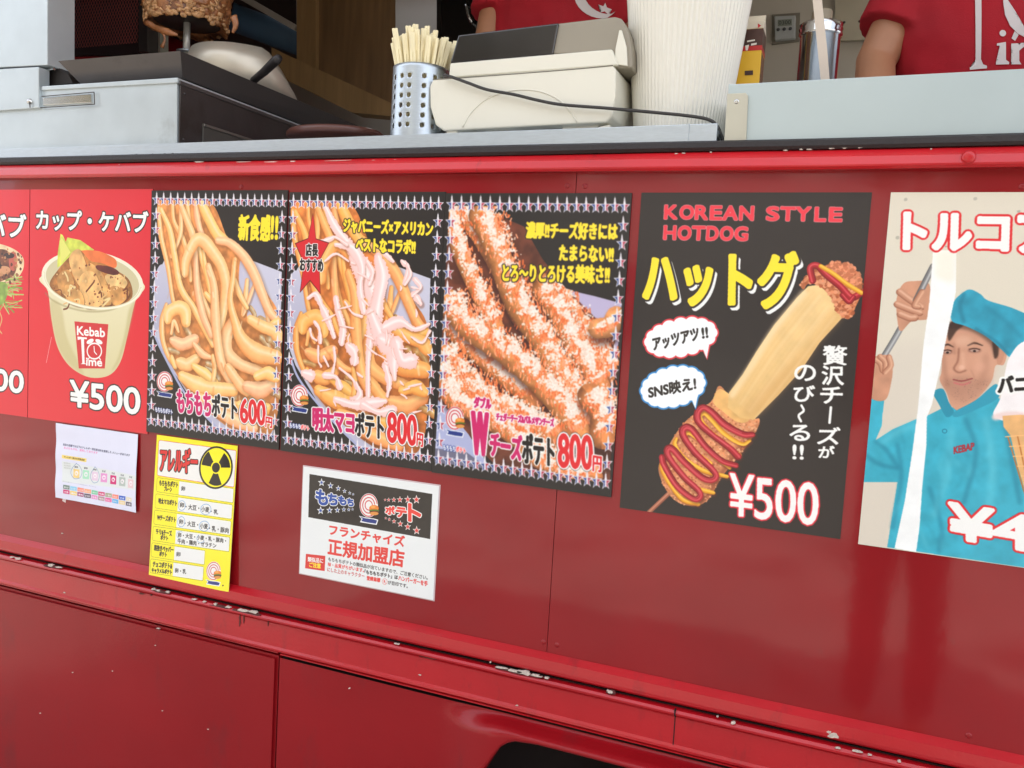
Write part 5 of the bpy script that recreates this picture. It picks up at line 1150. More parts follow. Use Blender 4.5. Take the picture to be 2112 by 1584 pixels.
# ---------------------------------------------------------------- ice cream poster
def poster_ice():
    p = Print(.3825, .7585, 1.083, 1.6145, PR, (222, 214, 196), (1750, 380, 1.98))
    p.poly([(30, 1000), (100, 700), (250, 640), (760, 700), (760, 1600), (20, 1600)], (214, 204, 190), alpha=.6, soft=30)
    p.specks([(150, 40), (1000, 40), (1000, 300), (130, 300)], 14, [(190, 184, 170), (170, 165, 150)], (3, 8), 2)
    BL = (66, 172, 192)
    p.poly([(84, 860), (146, 880), (138, 950), (136, 985), (110, 1045), (180, 1000), (272, 960), (330, 940), (400, 905), (470, 920), (600, 870), (720, 900), (1100, 950), (1100, 1620), (158, 1480), (200, 1215), (56, 1215), (62, 1090)], BL, tex=.16, seed=3)
    for a in ([(110, 1050), (150, 1080), (200, 1150)], [(200, 1060), (215, 1200), (180, 1400)], [(480, 960), (520, 1100), (470, 1300)], [(620, 900), (650, 1040), (700, 1300)], [(66, 1100), (120, 1140), (200, 1160)], [(330, 1240), (380, 1400), (370, 1500)]):
        p.stroke(a, 16, (40, 128, 150), alpha=.6, soft=7)
    for a in ([(140, 1050), (200, 1010), (280, 980)], [(560, 960), (590, 1150), (570, 1350)], [(420, 1000), (400, 1180), (350, 1350)]):
        p.stroke(a, 26, (110, 200, 214), alpha=.45, soft=10)
    p.ring(392, 1007, 9, 8, 3, (40, 120, 144))
    # rod and hands
    p.stroke([(345, 335), (270, 480), (200, 610), (140, 710)], 24, (150, 150, 150), shade=((90, 90, 90), (206, 206, 204), -.2))
    SK = (202, 150, 122)
    p.poly([(196, 470), (220, 410), (260, 396), (330, 410), (334, 540), (260, 558), (215, 600), (200, 560)], SK, smooth=True, tex=.2)
    for a in ([(210, 440), (250, 470), (296, 500)], [(200, 490), (250, 510), (290, 524)], [(212, 530), (250, 545), (270, 545)]):
        p.stroke(a, 30, SK, shade=((150, 96, 74), (226, 182, 156), -.3))
    p.stroke([(345, 335), (275, 475)], 24, (140, 140, 140), shade=((90, 90, 90), (206, 206, 204), -.2)); p.stroke([(300, 440), (270, 492), (285, 500)], 24, SK, shade=((150, 96, 74), (224, 180, 150), -.3))
    p.poly([(92, 720), (120, 700), (170, 700), (180, 740), (176, 800), (150, 880), (84, 860)], SK, smooth=True, tex=.2)
    for a in ([(104, 712), (130, 730), (140, 760)], [(130, 704), (150, 726), (150, 760)], [(165, 706), (172, 740), (150, 768)]):
        p.stroke(a, 24, SK, shade=((150, 96, 74), (224, 180, 150), -.3))
    for k in range(34):                           # creases of the shirt
        x, y = rng.uniform(90, 640), rng.uniform(980, 1460)
        if x < 200 and y > 1200: continue
        a = rng.uniform(.9, 2.2); L = rng.uniform(40, 120)
        p.stroke([(x, y), (x + L * .5 * math.cos(a) + rng.uniform(-12, 12), y + L * .5 * math.sin(a)), (x + L * math.cos(a), y + L * math.sin(a))], [4, rng.uniform(10, 22), 3], (38, 128, 150) if k % 2 else (112, 206, 220), alpha=.28, soft=7)
    # generic man's head and cap
    p.poly([(380, 760), (384, 660), (402, 590), (440, 555), (560, 590), (640, 670), (634, 735), (600, 740), (585, 800), (540, 860), (470, 925), (420, 905), (400, 850), (372, 800)], (206, 156, 130), smooth=True, tex=.08)
    p.poly([(520, 640), (600, 700), (590, 790), (540, 860), (480, 900), (520, 780)], (214, 168, 142), smooth=True, alpha=.35, soft=12)
    p.poly([(372, 800), (400, 850), (470, 888), (545, 850), (580, 790), (520, 800), (460, 780), (420, 790)], (140, 104, 90), smooth=True, alpha=.28, soft=12)
    p.poly([(404, 590), (420, 560), (560, 590), (600, 660), (596, 700), (575, 650), (500, 600), (430, 590)], (86, 62, 54), smooth=True, alpha=.6, soft=6)
    p.ell(620, 700, 14, 38, (198, 146, 120), rot=.2)
    for cx, cy, s_ in ((404, 684, 1), (514, 678, 1.35)):
        p.stroke([(cx - 20 * s_, cy - 20), (cx, cy - 30), (cx + 24 * s_, cy - 20)], [5, 8, 4], (84, 60, 50), soft=1); p.ell(cx, cy, 20 * s_, 9, (150, 106, 90), soft=4)
        p.ell(cx, cy + 1, 13 * s_, 5, (186, 158, 144)); p.ell(cx, cy + 3, 6, 4.5, (52, 36, 32)); p.stroke([(cx - 16 * s_, cy - 5), (cx, cy - 8), (cx + 16 * s_, cy - 4)], 3.5, (70, 46, 40))
    p.stroke([(450, 670), (446, 720), (430, 752), (450, 768), (478, 760)], 7, (140, 92, 74), alpha=.7, soft=3); p.stroke([(466, 690), (468, 745)], 12, (220, 174, 148), alpha=.6, soft=5)
    p.stroke([(428, 797), (462, 803), (504, 793)], 6, (150, 80, 76)); p.stroke([(432, 810), (465, 818), (496, 808)], 8, (196, 120, 112), soft=2)
    p.specks([(400, 800), (560, 800), (540, 850), (470, 890), (410, 850)], 90, [(150, 116, 100)], (1, 2), 5)
    p.poly([(404, 588), (424, 560), (470, 572), (440, 600), (410, 640)], (60, 44, 38), smooth=True, alpha=.8, soft=3); p.poly([(588, 640), (612, 660), (610, 700), (596, 712), (590, 680)], (60, 44, 38), smooth=True, alpha=.8, soft=3)
    p.stroke([(386, 700), (392, 760), (404, 820)], 16, (150, 104, 84), alpha=.35, soft=7); p.stroke([(560, 700), (556, 760), (530, 820)], 22, (160, 112, 90), alpha=.3, soft=9)
    p.stroke([(500, 760), (512, 784), (512, 800)], 5, (160, 110, 92), alpha=.25, soft=3); p.stroke([(432, 690), (430, 650)], 10, (160, 112, 92), alpha=.4, soft=4)
    p.ell(470, 640, 40, 22, (226, 184, 158), alpha=.5, soft=10); p.ell(536, 746, 24, 20, (224, 172, 148), alpha=.4, soft=8); p.ell(462, 748, 12, 10, (232, 190, 166), alpha=.6, soft=4)
    p.poly([(346, 850), (385, 835), (410, 890), (430, 930), (400, 950), (370, 900)], (50, 146, 168), smooth=True); p.poly([(430, 930), (520, 880), (600, 815), (612, 870), (520, 920), (440, 950)], (58, 156, 178), smooth=True)
    p.poly([(420, 555), (430, 480), (470, 440), (500, 430), (540, 450), (570, 475), (680, 510), (760, 560), (715, 640), (665, 704), (630, 680), (560, 620), (480, 580)], (56, 158, 182), smooth=True, tex=.25)
    p.stroke([(470, 450), (455, 500), (470, 560)], 14, (40, 124, 146), alpha=.7, soft=5); p.stroke([(560, 500), (640, 560), (700, 620)], 16, (44, 134, 156), alpha=.6, soft=7); p.stroke([(520, 590), (600, 640), (650, 690)], 10, (40, 120, 142), alpha=.7, soft=4)
    # pulled strand of ice cream
    p.poly([(345, 270), (440, 270), (438, 440), (405, 600), (372, 760), (340, 900), (320, 950), (318, 1060), (300, 1250), (290, 1400), (276, 1500), (188, 1484), (230, 1290), (262, 1080), (285, 900), (305, 660), (330, 480)], (246, 247, 244), tex=.06)
    p.poly([(345, 270), (440, 270), (436, 400), (400, 400), (350, 380)], (238, 230, 204), alpha=.5, soft=12)
    # cone
    p.poly([(590, 940), (620, 870), (640, 760), (660, 700), (720, 640), (860, 640), (900, 900), (820, 960), (700, 945), (640, 965)], (246, 240, 238), smooth=True, tex=.08)
    p.stroke([(600, 950), (660, 940), (760, 950)], 26, (236, 214, 208), soft=5)
    p.poly([(628, 945), (700, 940), (880, 950), (860, 1020), (820, 1260), (780, 1400), (735, 1300), (690, 1150), (660, 1025), (632, 990)], (226, 178, 122), tex=.2)
    for k in range(5): p.stroke([(650 + k * 40, 1030), (730 + k * 20, 1300)], 5, (190, 120, 62))
    for k in range(6): p.stroke([(640 + k * 16, 1030 + k * 40), (900, 1010 + k * 46)], 4, (240, 190, 130))
    p.text('バニラ', (612, 852), (800, 842), (612, 786), (40, 36, 34), 3, out=[(WH, 12)])
    p.text('KEBAP', (430, 1100), (512, 1082), (430, 1072), (176, 50, 60), 1.5)
    p.text('トルコアイス', (228, 262), (1200, 286), (232, 118), WH, 9, out=[(RD, 17)])
    p.text('¥400', (412, 1440), (1090, 1560), (412, 1300), WH, 8, out=[(RD, 16)])
    sheet('menu_poster', p, p.finish('print_ice', soft=1), 'pale poster of a man in turquoise pulling ice cream, cut by the photo edge', 'poster', .0012, edge=(210, 205, 195))
poster_ice()

# ---------------------------------------------------------------- yellow allergy notice
def notice_allergy():
    p = Print(-1.0254, -.8078, .7936, 1.1015, 3400, (244, 230, 40), (310, 890, 4.658)); K = (40, 34, 30)
    def rbox(tl, tr, br, bl, col, line, lw=4):
        n = 5; P = []
        c = [np.array(a, float) for a in (tl, tr, br, bl)]
        for i in range(4):
            a, b, d = c[i - 1], c[i], c[(i + 1) % 4]
            u = (a - b) / np.hypot(*(a - b)); v = (d - b) / np.hypot(*(d - b))
            for t in np.linspace(0, 1, n): P.append(tuple(b + u * 16 * (1 - t) ** 2 + v * 16 * t ** 2))
        if col: p.poly(P, col)
        p.stroke(P + [P[0]], lw, line, curve=False)
    rbox((68, 78), (812, 178), (800, 530), (64, 418), (238, 236, 230), (206, 60, 50), 5)
    rows = [('もちもちポテト', 'プレーン', 437, 572), ('明太マヨポテト', None, 592, 728), ('Wチーズポテト', None, 748, 882), ('チリ&チーズ', 'ポテト', 902, 1038), ('粗挽きペッパー', 'ポテト', 1058, 1192), ('チョコポテト&', 'キャラメルポテト', 1212, 1344)]
    for i, (a, b, y0, y1) in enumerate(rows):
        xl = 64 - i * 7; xr = (800 - i * 8) if i < 4 else (545 - (i - 4) * 8); sl = .133; W_ = xr - xl; xm = 278 - i * 6
        rbox((xl, y0), (xr, y0 + W_ * sl + 8), (xr - 3, y1 + W_ * sl + 12), (xl - 3, y1), None, (120, 130, 40), 3.5)
        p.poly([(xm, y0 + (xm - xl) * sl + 8), (xr - 4, y0 + W_ * sl + 12), (xr - 8, y1 + W_ * sl + 6), (xm - 4, y1 + (xm - xl) * sl + 2)], (236, 236, 232))
        if b:
            p.text(a, (xl + (20 if i == 3 else 10) + 12, y0 + 74), (xm - 14 - (20 if i == 3 else 0), y0 + 96), (xl + 24, y0 + 22), K, 2.5)
            w2 = 70 if len(b) < 5 else 190; m = (xl + xm) / 2
            p.text(b, (m - w2 / 2, y0 + 128), (m + w2 / 2, y0 + 128 + w2 * .12), (m - w2 / 2, y0 + 84), K, 2.5)
        else: p.text(a, (xl + 28, y0 + 92), (xm - 12, y0 + 118), (xl + 28, y0 + 42), K, 2.5)
    T = lambda s_, x0, y0, x1, h, b=1.2: p.text(s_, (x0, y0 + h), (x1, y0 + h + (x1 - x0) * .13), (x0, y0), (60, 58, 56), b)
    T('卵', 298, 520, 334, 42); T('卵', 290, 676, 330, 44); T('・大豆・', 345, 690, 475, 50); T('小麦', 495, 712, 570, 50); T('・乳', 585, 738, 655, 44)
    T('卵', 288, 836, 326, 42); T('・大豆・', 340, 848, 470, 50); T('小麦', 488, 872, 562, 50); T('・乳・豚肉', 575, 896, 762, 50)
    T('卵・大豆・小麦・乳・豚肉・', 282, 962, 740, 44); T('牛肉・鶏肉・ゼラチン', 280, 1020, 648, 44); T('卵', 272, 1146, 310, 42); T('卵・乳', 265, 1300, 370, 44)
    for x, y, rx, ry in ((308, 705, 34, 46), (538, 742, 50, 50), (308, 860, 34, 48), (528, 902, 48, 48)): p.ring(x, y, rx, ry, 5, (90, 150, 200))
    p.ring(300, 985, 30, 34, 4, (90, 150, 200), 1.2, 5.5); p.ring(500, 1020, 38, 40, 4, (90, 150, 200), .6, 4.2)
    p.text('アレルギー', (88, 372), (440, 398), (90, 150), (214, 44, 44), 7, out=[(K, 15)], sh=(5, 6, K, 13))
    # radiation sign: trefoil on a yellow disc
    cx, cy = 622, 342
    p.ell(cx, cy, 162, 206, K); p.ell(cx, cy, 146, 188, (246, 232, 30)); R_, r_ = 138, 48
    for a0 in (math.radians(-176), math.radians(-58), math.radians(64)):
        f = lambda r, a: (cx + r * math.cos(a), cy + r * 1.26 * math.sin(a) + r * math.cos(a) * .10)
        p.poly([f(R_, a0 + t * math.radians(54) / 8) for t in range(9)] + [f(r_, a0 + t * math.radians(54) / 8) for t in range(8, -1, -1)], K)
    p.ell(cx, cy, 38, 48, K)
    roundel(p, 630, 1328, 1.5)
    p.ell(724, 1466, 8, 8, (110, 100, 40))
    im_ = p.finish('print_allergy'); p.x0, p.x1, p.z0, p.z1 = -1.0185, -.8020, .7965, 1.1015
    sheet('allergy_notice', p, im_, 'yellow allergy notice with a black radiation symbol and a table of ingredients', 'notice', .0012, y=-.001, edge=(200, 196, 120), rough=.3, coat=.6, coat_r=.06, nx=2, nz=16, curl=lambda x, z: .0135 * max(0, (1.10 - z) / .30))
notice_allergy()

# ---------------------------------------------------------------- franchise plate
def plate():
    p = Print(-.6379, -.3365, .862, 1.0785, 4200, (232, 234, 232), (600, 940, 5.109)); BU = (50, 84, 160); RR = (214, 60, 54)
    p.poly([(203, 190), (1495, 400), (1472, 875), (190, 645)], (48, 40, 36), tex=.25, seed=4)
    for x, y, r in ((330, 280, 40), (424, 314, 34), (506, 342, 30), (572, 370, 24), (626, 390, 19), (662, 404, 15), (320, 575, 42), (414, 572, 36), (496, 570, 32), (564, 565, 26), (616, 565, 21), (656, 562, 16)):
        p.star(x, y, r, WH, r * 1.15); p.star(x, y, r * .6, BU, r * .7)
    for x, y, r in ((1328, 460, 44), (1236, 458, 38), (1154, 460, 34), (1090, 462, 28), (1036, 462, 22), (998, 462, 16), (1330, 785, 44), (1236, 745, 38), (1158, 715, 34), (1092, 688, 26), (1042, 668, 20), (1004, 655, 15)):
        p.star(x, y, r, WH, r * 1.15); p.star(x, y, r * .72, RR, r * .8)
    p.text('も', (272, 502), (392, 520), (272, 352), BU, 9, out=[(WH, 17)]); p.text('ち', (402, 506), (492, 520), (402, 394), BU, 8, out=[(WH, 15)])
    p.text('も', (508, 506), (586, 518), (508, 420), BU, 7, out=[(WH, 13)]); p.text('ち', (600, 518), (664, 530), (600, 446), BU, 6, out=[(WH, 12)])
    p.text('ポ', (1004, 608), (1096, 622), (1004, 524), (226, 76, 66), 6, out=[(WH, 14)]); p.text('テ', (1114, 636), (1220, 650), (1114, 540), (226, 76, 66), 7, out=[(WH, 15)]); p.text('ト', (1246, 680), (1370, 700), (1246, 505), (226, 70, 60), 10, out=[(WH, 19)])
    roundel(p, 826, 520, 2.1)
    p.text('フランチャイズ', (412, 830), (1200, 960), (415, 720), RR, 5)
    p.text('正規加盟店', (396, 1035), (1190, 1172), (404, 868), RR, 6)
    q = [(165, 1030), (370, 1052), (362, 1212), (156, 1182)]
    p.poly(q, (206, 54, 50)); p.text('類似品に', (184, 1110), (345, 1130), (186, 1062), WH, 1.5); p.text('ご注意', (202, 1168), (320, 1184), (202, 1118), (246, 214, 60), 2.5)
    g = (70, 66, 64)
    p.text('もちもちポテトの類似品が出ていますので、ご注意ください。', (400, 1106), (1445, 1304), (402, 1064), g, 1)
    p.text('味・品質がちがいます。', (396, 1160), (775, 1226), (398, 1118), RR, 1.5); p.text('「もちもちポテト」は', (782, 1240), (1130, 1300), (784, 1196), g, 2); p.text('ハンバーガーを手', (1138, 1308), (1445, 1372), (1140, 1256), RR, 2)
    p.text('にした上のキャラクター', (390, 1216), (780, 1288), (392, 1172), (190, 60, 56), 1); p.text('登録商標', (804, 1306), (945, 1330), (806, 1262), RR, 2)
    p.ring(994, 1322, 26, 30, 4, RR); p.text('R', (984, 1338), (1004, 1341), (984, 1306), RR, 1); p.text('が目印です。', (1026, 1350), (1235, 1392), (1028, 1308), g, 1)
    b = sheet('franchise_plate', p, p.finish('print_plate'), 'white laminated franchise plate with black banner of blue and red stars', 'sign', .0012, y=-.001, edge=(220, 220, 220), rough=.3, coat=.5, coat_r=.06)
    lm = M('clear_laminate', (206, 180, 182), .15, coat=1, coat_r=.05, var=.02)
    obj('laminate_margin', B(-.6405, -.3341, -.001, 0, .8595, 1.081, .0004, 1), lm, b)
plate()

# ---------------------------------------------------------------- allergen sheet, curled paper held with tape
def paper():
    p = Print(-1.318, -1.0705, .9235, 1.0965, 4200, (226, 226, 240), (110, 890, 9.32))
    r = np.random.default_rng(5)
    p.poly([(190, 560), (1640, 850), (1640, 1120), (190, 960)], (226, 230, 224), alpha=.8, soft=10)
    p.text('当店の店舗では以下のアレルギー特定原材料を使用した メニューがあります', (205, 265), (1490, 478), (208, 222), (110, 110, 130), 1.2)
    p.text('あぶらものも、使用しております', (225, 325), (865, 430), (228, 282), (226, 150, 190), 1.5)
    p.poly([(195, 442), (660, 515), (655, 585), (190, 505)], (240, 216, 130)); p.text('アレルギー表示の対象品目', (235, 500), (620, 562), (238, 462), (130, 110, 70), 1.5)
    for k in range(3): p.text('特定原材料', (225, 615 + k * 46), (355, 632 + k * 46), (226, 582 + k * 46), (176, 176, 170), .6)
    for x, y, c in ((460, 800, (238, 208, 140)), (645, 820, (178, 226, 196)), (815, 850, (228, 206, 222)), (990, 880, (228, 160, 206)), (1168, 920, (204, 60, 120)), (1345, 955, (186, 194, 186)), (1520, 990, (228, 200, 202))):
        p.poly([(x - 58, y - 88), (x + 60, y - 72), (x + 56, y + 96), (x - 62, y + 82)], c); p.ell(x, y, 34, 44, (246, 238, 240)); p.text('卵乳麦'[int(x) % 3], (x - 20, y + 20), (x + 22, y + 24), (x - 20, y - 16), c, 2)
        p.text('そば' if x > 900 else '卵', (x - 34, y - 108), (x + 30, y - 98), (x - 34, y - 142), (120, 120, 120), 1.5)
    for x, y, rx, ry in ((462, 755, 108, 150), (815, 828, 88, 155)):
        p.stroke([(x + 6, y - ry), (x - rx * .75, y - ry * .35), (x - rx, y + ry * .3), (x - rx * .5, y + ry * .9), (x, y + ry), (x + rx * .7, y + ry * .8), (x + rx, y + .1 * ry), (x + rx * .6, y - ry * .6), (x, y - ry)], 8, (120, 140, 180))
    p.text('表示が推奨されているもの(特定原材料に準ずるもの)', (205, 960), (840, 1078), (205, 938), (170, 170, 176), .8)
    c1 = [(122, 140, 130), (150, 206, 230), (240, 150, 130), (244, 170, 130), (130, 200, 160), (206, 80, 120), (170, 170, 140), (240, 140, 120), (60, 100, 190), (226, 216, 190)]
    c2 = [(206, 70, 120), (240, 208, 120), (160, 70, 110), (110, 100, 110), (226, 150, 196), (180, 150, 150), (226, 110, 160), (110, 180, 226), (230, 208, 160), (110, 106, 116)]
    nm = ['あわび', 'いか', 'いくら', 'オレンジ', 'キウイ', '牛肉', 'くるみ', 'さけ', 'さば', 'ごま']; n2 = ['大豆', '鶏肉', '豚肉', 'まつたけ', 'もも', 'やまいも', 'りんご', 'ゼラチン', 'バナナ', '大豆']
    for k in range(10):
        for row, cc, names in ((0, c1, nm), (1, c2, n2)):
            x = 222 + k * 133 - row * 4; y = 1015 + k * 26 + row * 96 - (6 if row else 0)
            p.poly([(x, y), (x + 122, y + 20), (x + 118, y + 96), (x - 3, y + 76)], cc[k]); p.text(names[k], (x + 18, y + 62), (x + 100, y + 76), (x + 18, y + 28), (240, 236, 236), 1.5)
    cf = lambda x, z: .0012 + .004 * max(0, (x + 1.12) / .05) ** 1.3 * (.5 + .5 * math.sin((z - .92) * 22)) + .0018 * math.sin((z - .92) * 46) ** 2 * (1 if x < -1.25 else .3) + .001 * math.sin(x * 60) ** 2
    o = sheet('allergen_sheet', p, p.finish('print_sheet', soft=1), 'white paper sheet with rows of small coloured allergen squares, curling off the panel', 'paper', .0004, y=-.0002, edge=(225, 225, 235), rough=.7, coat=0, curl=cf, nx=30, nz=24)
    bm = bmesh.new(); bmesh.ops.create_grid(bm, x_segments=2, y_segments=2, size=.5)
    bmesh.ops.scale(bm, verts=bm.verts, vec=(.011, .013, 1)); bmesh.ops.rotate(bm, verts=bm.verts, matrix=Matrix.Rotation(math.pi / 2, 3, 'X')); bmesh.ops.rotate(bm, verts=bm.verts, matrix=Matrix.Rotation(.3, 3, 'Y'))
    bmesh.ops.translate(bm, verts=bm.verts, vec=(-1.291, -.0008, .9225)); obj('tape', bm, M('tape', (214, 190, 186), .3, coat=.5), o)
paper()
# ================================================================== people
SKIN = M('skin', (176, 124, 92), .5, var=.06, vs=14, bump=.15, bs=200)
SHIRT = M('red_shirt_cotton', (168, 18, 34), .85, var=.06, vs=12, bump=.5, bs=420)
HAIR = M('dark_hair', (30, 22, 18), .6, var=.3, vs=60, stretch=(1, 1, .2)); TROU = M('dark_trousers', (34, 34, 40), .8, var=.1)
def rm(o, vox, it=4):
    a = o.modifiers.new('union', 'REMESH'); a.mode = 'VOXEL'; a.voxel_size = vox; a.use_smooth_shade = True
    b = o.modifiers.new('soften', 'SMOOTH'); b.iterations = it; b.factor = .5
def ball(bm, c, r, s=(1, 1, 1)):
    v = bmesh.ops.create_icosphere(bm, subdivisions=3, radius=r)['verts']; bmesh.ops.scale(bm, verts=v, vec=s); bmesh.ops.translate(bm, verts=v, vec=c)
def person(label, px, py, J, face=-1, extra=None, shirt=SHIRT, hair=HAIR, trou=TROU, arms_bare=True, apron=False):
    """J: joints in world metres; the figure stands at (px, py), looks along -y (face=-1) or +y (face=1)"""
    zf = J['floor']; k = J['h'] / 1.75; H = lambda z: zf + z * k
    root = thing('person', label, 'person', (px, py, zf))
    V = Vector
    sh = {s: V(J['sh' + s]) for s in 'LR'}; el = {s: V(J['el' + s]) for s in 'LR'}; wr = {s: V(J['wr' + s]) for s in 'LR'}
    neck = (sh['L'] + sh['R']) / 2 + V((0, 0, .045 * k)); pel = V((px, py, H(.93)))
    bm = bmesh.new()
    tors = [(pel + V((0, 0, -.06)), (.155, .105)), (pel + V((0, 0, .06)), (.150, .105)), (pel.lerp(neck, .35), (.140, .100)), (pel.lerp(neck, .62), (.160, .112)), (pel.lerp(neck, .82), (.175, .110)), (pel.lerp(neck, .95), (.145, .085)), (neck + V((0, 0, .01)), (.06, .055))]
    tube(bm, [a for a, _ in tors], [(b[0] * k, b[1] * k) for _, b in tors], 20)
    hd = neck + V((0, face * .035 * k, .20 * k))
    tube(bm, [neck - V((0, 0, .04)), neck + V((0, face * .01, .06 * k)), hd - V((0, 0, .05))], [.058 * k, .054 * k, .052 * k], 14)
    ball(bm, hd, .098 * k, (.80, .98, 1.18)); ball(bm, hd + V((0, face * .03 * k, -.055 * k)), .07 * k, (.82, .9, .9))
    ball(bm, hd + V((0, face * .100 * k, -.012 * k)), .016 * k, (.8, 1.1, 1.6))
    for s in (-1, 1):
        ball(bm, hd + V((s * .080 * k, 0, -.01)), .022 * k, (.4, .9, 1.3))
    for s in 'LR':
        tube(bm, [neck.lerp(sh[s], .5), sh[s], sh[s].lerp(el[s], .5), el[s], el[s].lerp(wr[s], .35), wr[s]], [.06 * k, .058 * k, .047 * k, .040 * k, .041 * k, .028 * k], 14)
        ball(bm, sh[s], .060 * k); ball(bm, el[s], .040 * k)
        d = (wr[s] - el[s]).normalized(); side = d.cross(V((0, 0, 1))).normalized() if abs(d.z) < .95 else V((1, 0, 0)); nrm = side.cross(d).normalized()
        tube(bm, [wr[s] - d * .01, wr[s] + d * .03, wr[s] + d * .085 * k], [(.024, .020), (.038, .015), (.040, .014)], 12)
        for f in range(4):
            o_ = side * (f - 1.5) * .020; L = (.070, .078, .073, .058)[f] * k; b0 = wr[s] + d * .080 * k + o_
            tube(bm, [b0, b0 + d * L * .45 - nrm * .006, b0 + d * L * .75 - nrm * .020, b0 + d * L * .92 - nrm * .034], [.0095, .009, .0085, .007], 8)
        b0 = wr[s] + d * .025 + side * .030; tube(bm, [b0, b0 + d * .03 + side * .022, b0 + d * .060 + side * .026 - nrm * .012], [.012, .0105, .008], 8)
    for s in (-1, 1):
        hip = pel + V((s * .085 * k, 0, -.05)); kn = V((px + s * .10 * k, py + face * .01, H(.48))); an = V((px + s * .11 * k, py - face * .01, H(.07)))
        tube(bm, [hip, hip.lerp(kn, .5), kn, kn.lerp(an, .35), an], [.085 * k, .072 * k, .052 * k, .054 * k, .036 * k], 14)
        tube(bm, [an + V((0, -face * .03, -.035)), an + V((0, face * .08, -.04)), an + V((0, face * .17, -.048))], [(.036, .034), (.042, .028), (.030, .018)], 12)
    b = obj('body', bm, SKIN, root, smooth=True); rm(b, .0062, 3)
    # shirt with short sleeves
    bm = bmesh.new(); g = 1.10
    tt = [(pel + V((0, 0, -.10)), (.178, .128))] + [(a, (w_[0] * g + .006, w_[1] * g + .008)) for a, w_ in tors[1:6]] + [(neck - V((0, 0, .008)), (.072, .068))]
    tube(bm, [a for a, _ in tt], [(w_[0] * k, w_[1] * k) for _, w_ in tt], 24)
    for s in 'LR':
        fr_ = J.get('sleeve', .62); e = sh[s].lerp(el[s], fr_)
        tube(bm, [neck.lerp(sh[s], .4), sh[s] + V((0, 0, .006)), sh[s].lerp(el[s], fr_ * .5), e], [.068 * k, .070 * k, .068 * k, .072 * k], 18)
        ball(bm, sh[s], .070 * k)
    st = obj('shirt', bm, shirt, root, smooth=True); rm(st, .0065, 4)
    dm = bpy.data.textures.new('fold', 'CLOUDS'); dm.noise_scale = .13; dm.noise_depth = 2
    d_ = st.modifiers.new('folds', 'DISPLACE'); d_.texture = dm; d_.strength = .022; d_.mid_level = .5; d_.texture_coords = 'GLOBAL'
    bm = bmesh.new()
    for s in (-1, 1):
        hip = pel + V((s * .08 * k, 0, -.04)); kn = V((px + s * .10 * k, py + face * .01, H(.48))); an = V((px + s * .11 * k, py - face * .01, H(.08)))
        tube(bm, [hip, hip.lerp(kn, .5), kn, an], [.100 * k, .086 * k, .068 * k, .058 * k], 16)
    ball(bm, pel + V((0, 0, -.03)), .15 * k, (1.05, .75, .7)); t_ = obj('trousers', bm, trou, root, smooth=True); rm(t_, .010, 4)
    bm = bmesh.new(); ball(bm, hd + V((0, -face * .016 * k, .028 * k)), .103 * k, (.84, .98, 1.12))
    bmesh.ops.delete(bm, geom=[v for v in bm.verts if (v.co.y - hd.y) * face > .045 * k and v.co.z < hd.z + .062 * k or v.co.z < hd.z - .055 * k], context='VERTS')
    obj('hair', bm, hair, root, smooth=True)
    for s in (-1, 1):
        bm = bmesh.new(); ball(bm, hd + V((s * .032 * k, face * .084 * k, .012 * k)), .0115 * k); e = obj('eye', bm, M('eye_white', (220, 214, 206), .3), root, smooth=True)
        bm = bmesh.new(); ball(bm, hd + V((s * .032 * k, face * .0915 * k, .012 * k)), .0055 * k); obj('iris', bm, M('iris_brown', (50, 30, 20), .2), e, smooth=True)
        bm = bmesh.new(); tube(bm, [hd + V((s * .018 * k, face * .094 * k, .032 * k)), hd + V((s * .034 * k, face * .091 * k, .036 * k)), hd + V((s * .048 * k, face * .080 * k, .030 * k))], .0032, 6); obj('eyebrow', bm, hair, root)
    bm = bmesh.new(); tube(bm, [hd + V((-.024 * k, face * .084 * k, -.056 * k)), hd + V((0, face * .093 * k, -.058 * k)), hd + V((.024 * k, face * .084 * k, -.056 * k))], [.003, .005, .003], 8); obj('mouth', bm, M('lips', (150, 80, 72), .5), root)
    return root, st
def shirt_print(name, polys, y, target, root, m, raw=None):
    """flat lettering pushed on to the shirt front"""
    bm = bmesh.new()
    for pts in polys:
        vs = [bm.verts.new(at(px, py, y)) for px, py in pts]
        bm.faces.new(vs)
    bmesh.ops.triangulate(bm, faces=bm.faces)
    for _ in range(4):
        es = [e for e in bm.edges if e.calc_length() > .012]
        if es: bmesh.ops.subdivide_edges(bm, edges=es, cuts=1); bmesh.ops.triangulate(bm, faces=bm.faces)
    dg = bpy.context.evaluated_depsgraph_get(); dg.update(); ev = target.evaluated_get(dg)
    inv = target.matrix_world.inverted()
    bpy.context.view_layer.update(); mw = target.matrix_world.copy(); inv = mw.inverted()
    for v in bm.verts:
        o_ = CAM_LOC.copy(); d = (v.co - o_).normalized(); lo = inv @ v.co - Vector((0, .5, 0))
        ok, loc, n, i = ev.ray_cast(lo, Vector((0, 1, 0)))
        if ok: v.co = mw @ loc + Vector((0, -.0022, 0))
    return obj(name, bm, m, root, smooth=True)
WPR = M('white_print', (214, 206, 204), .8, var=.05)
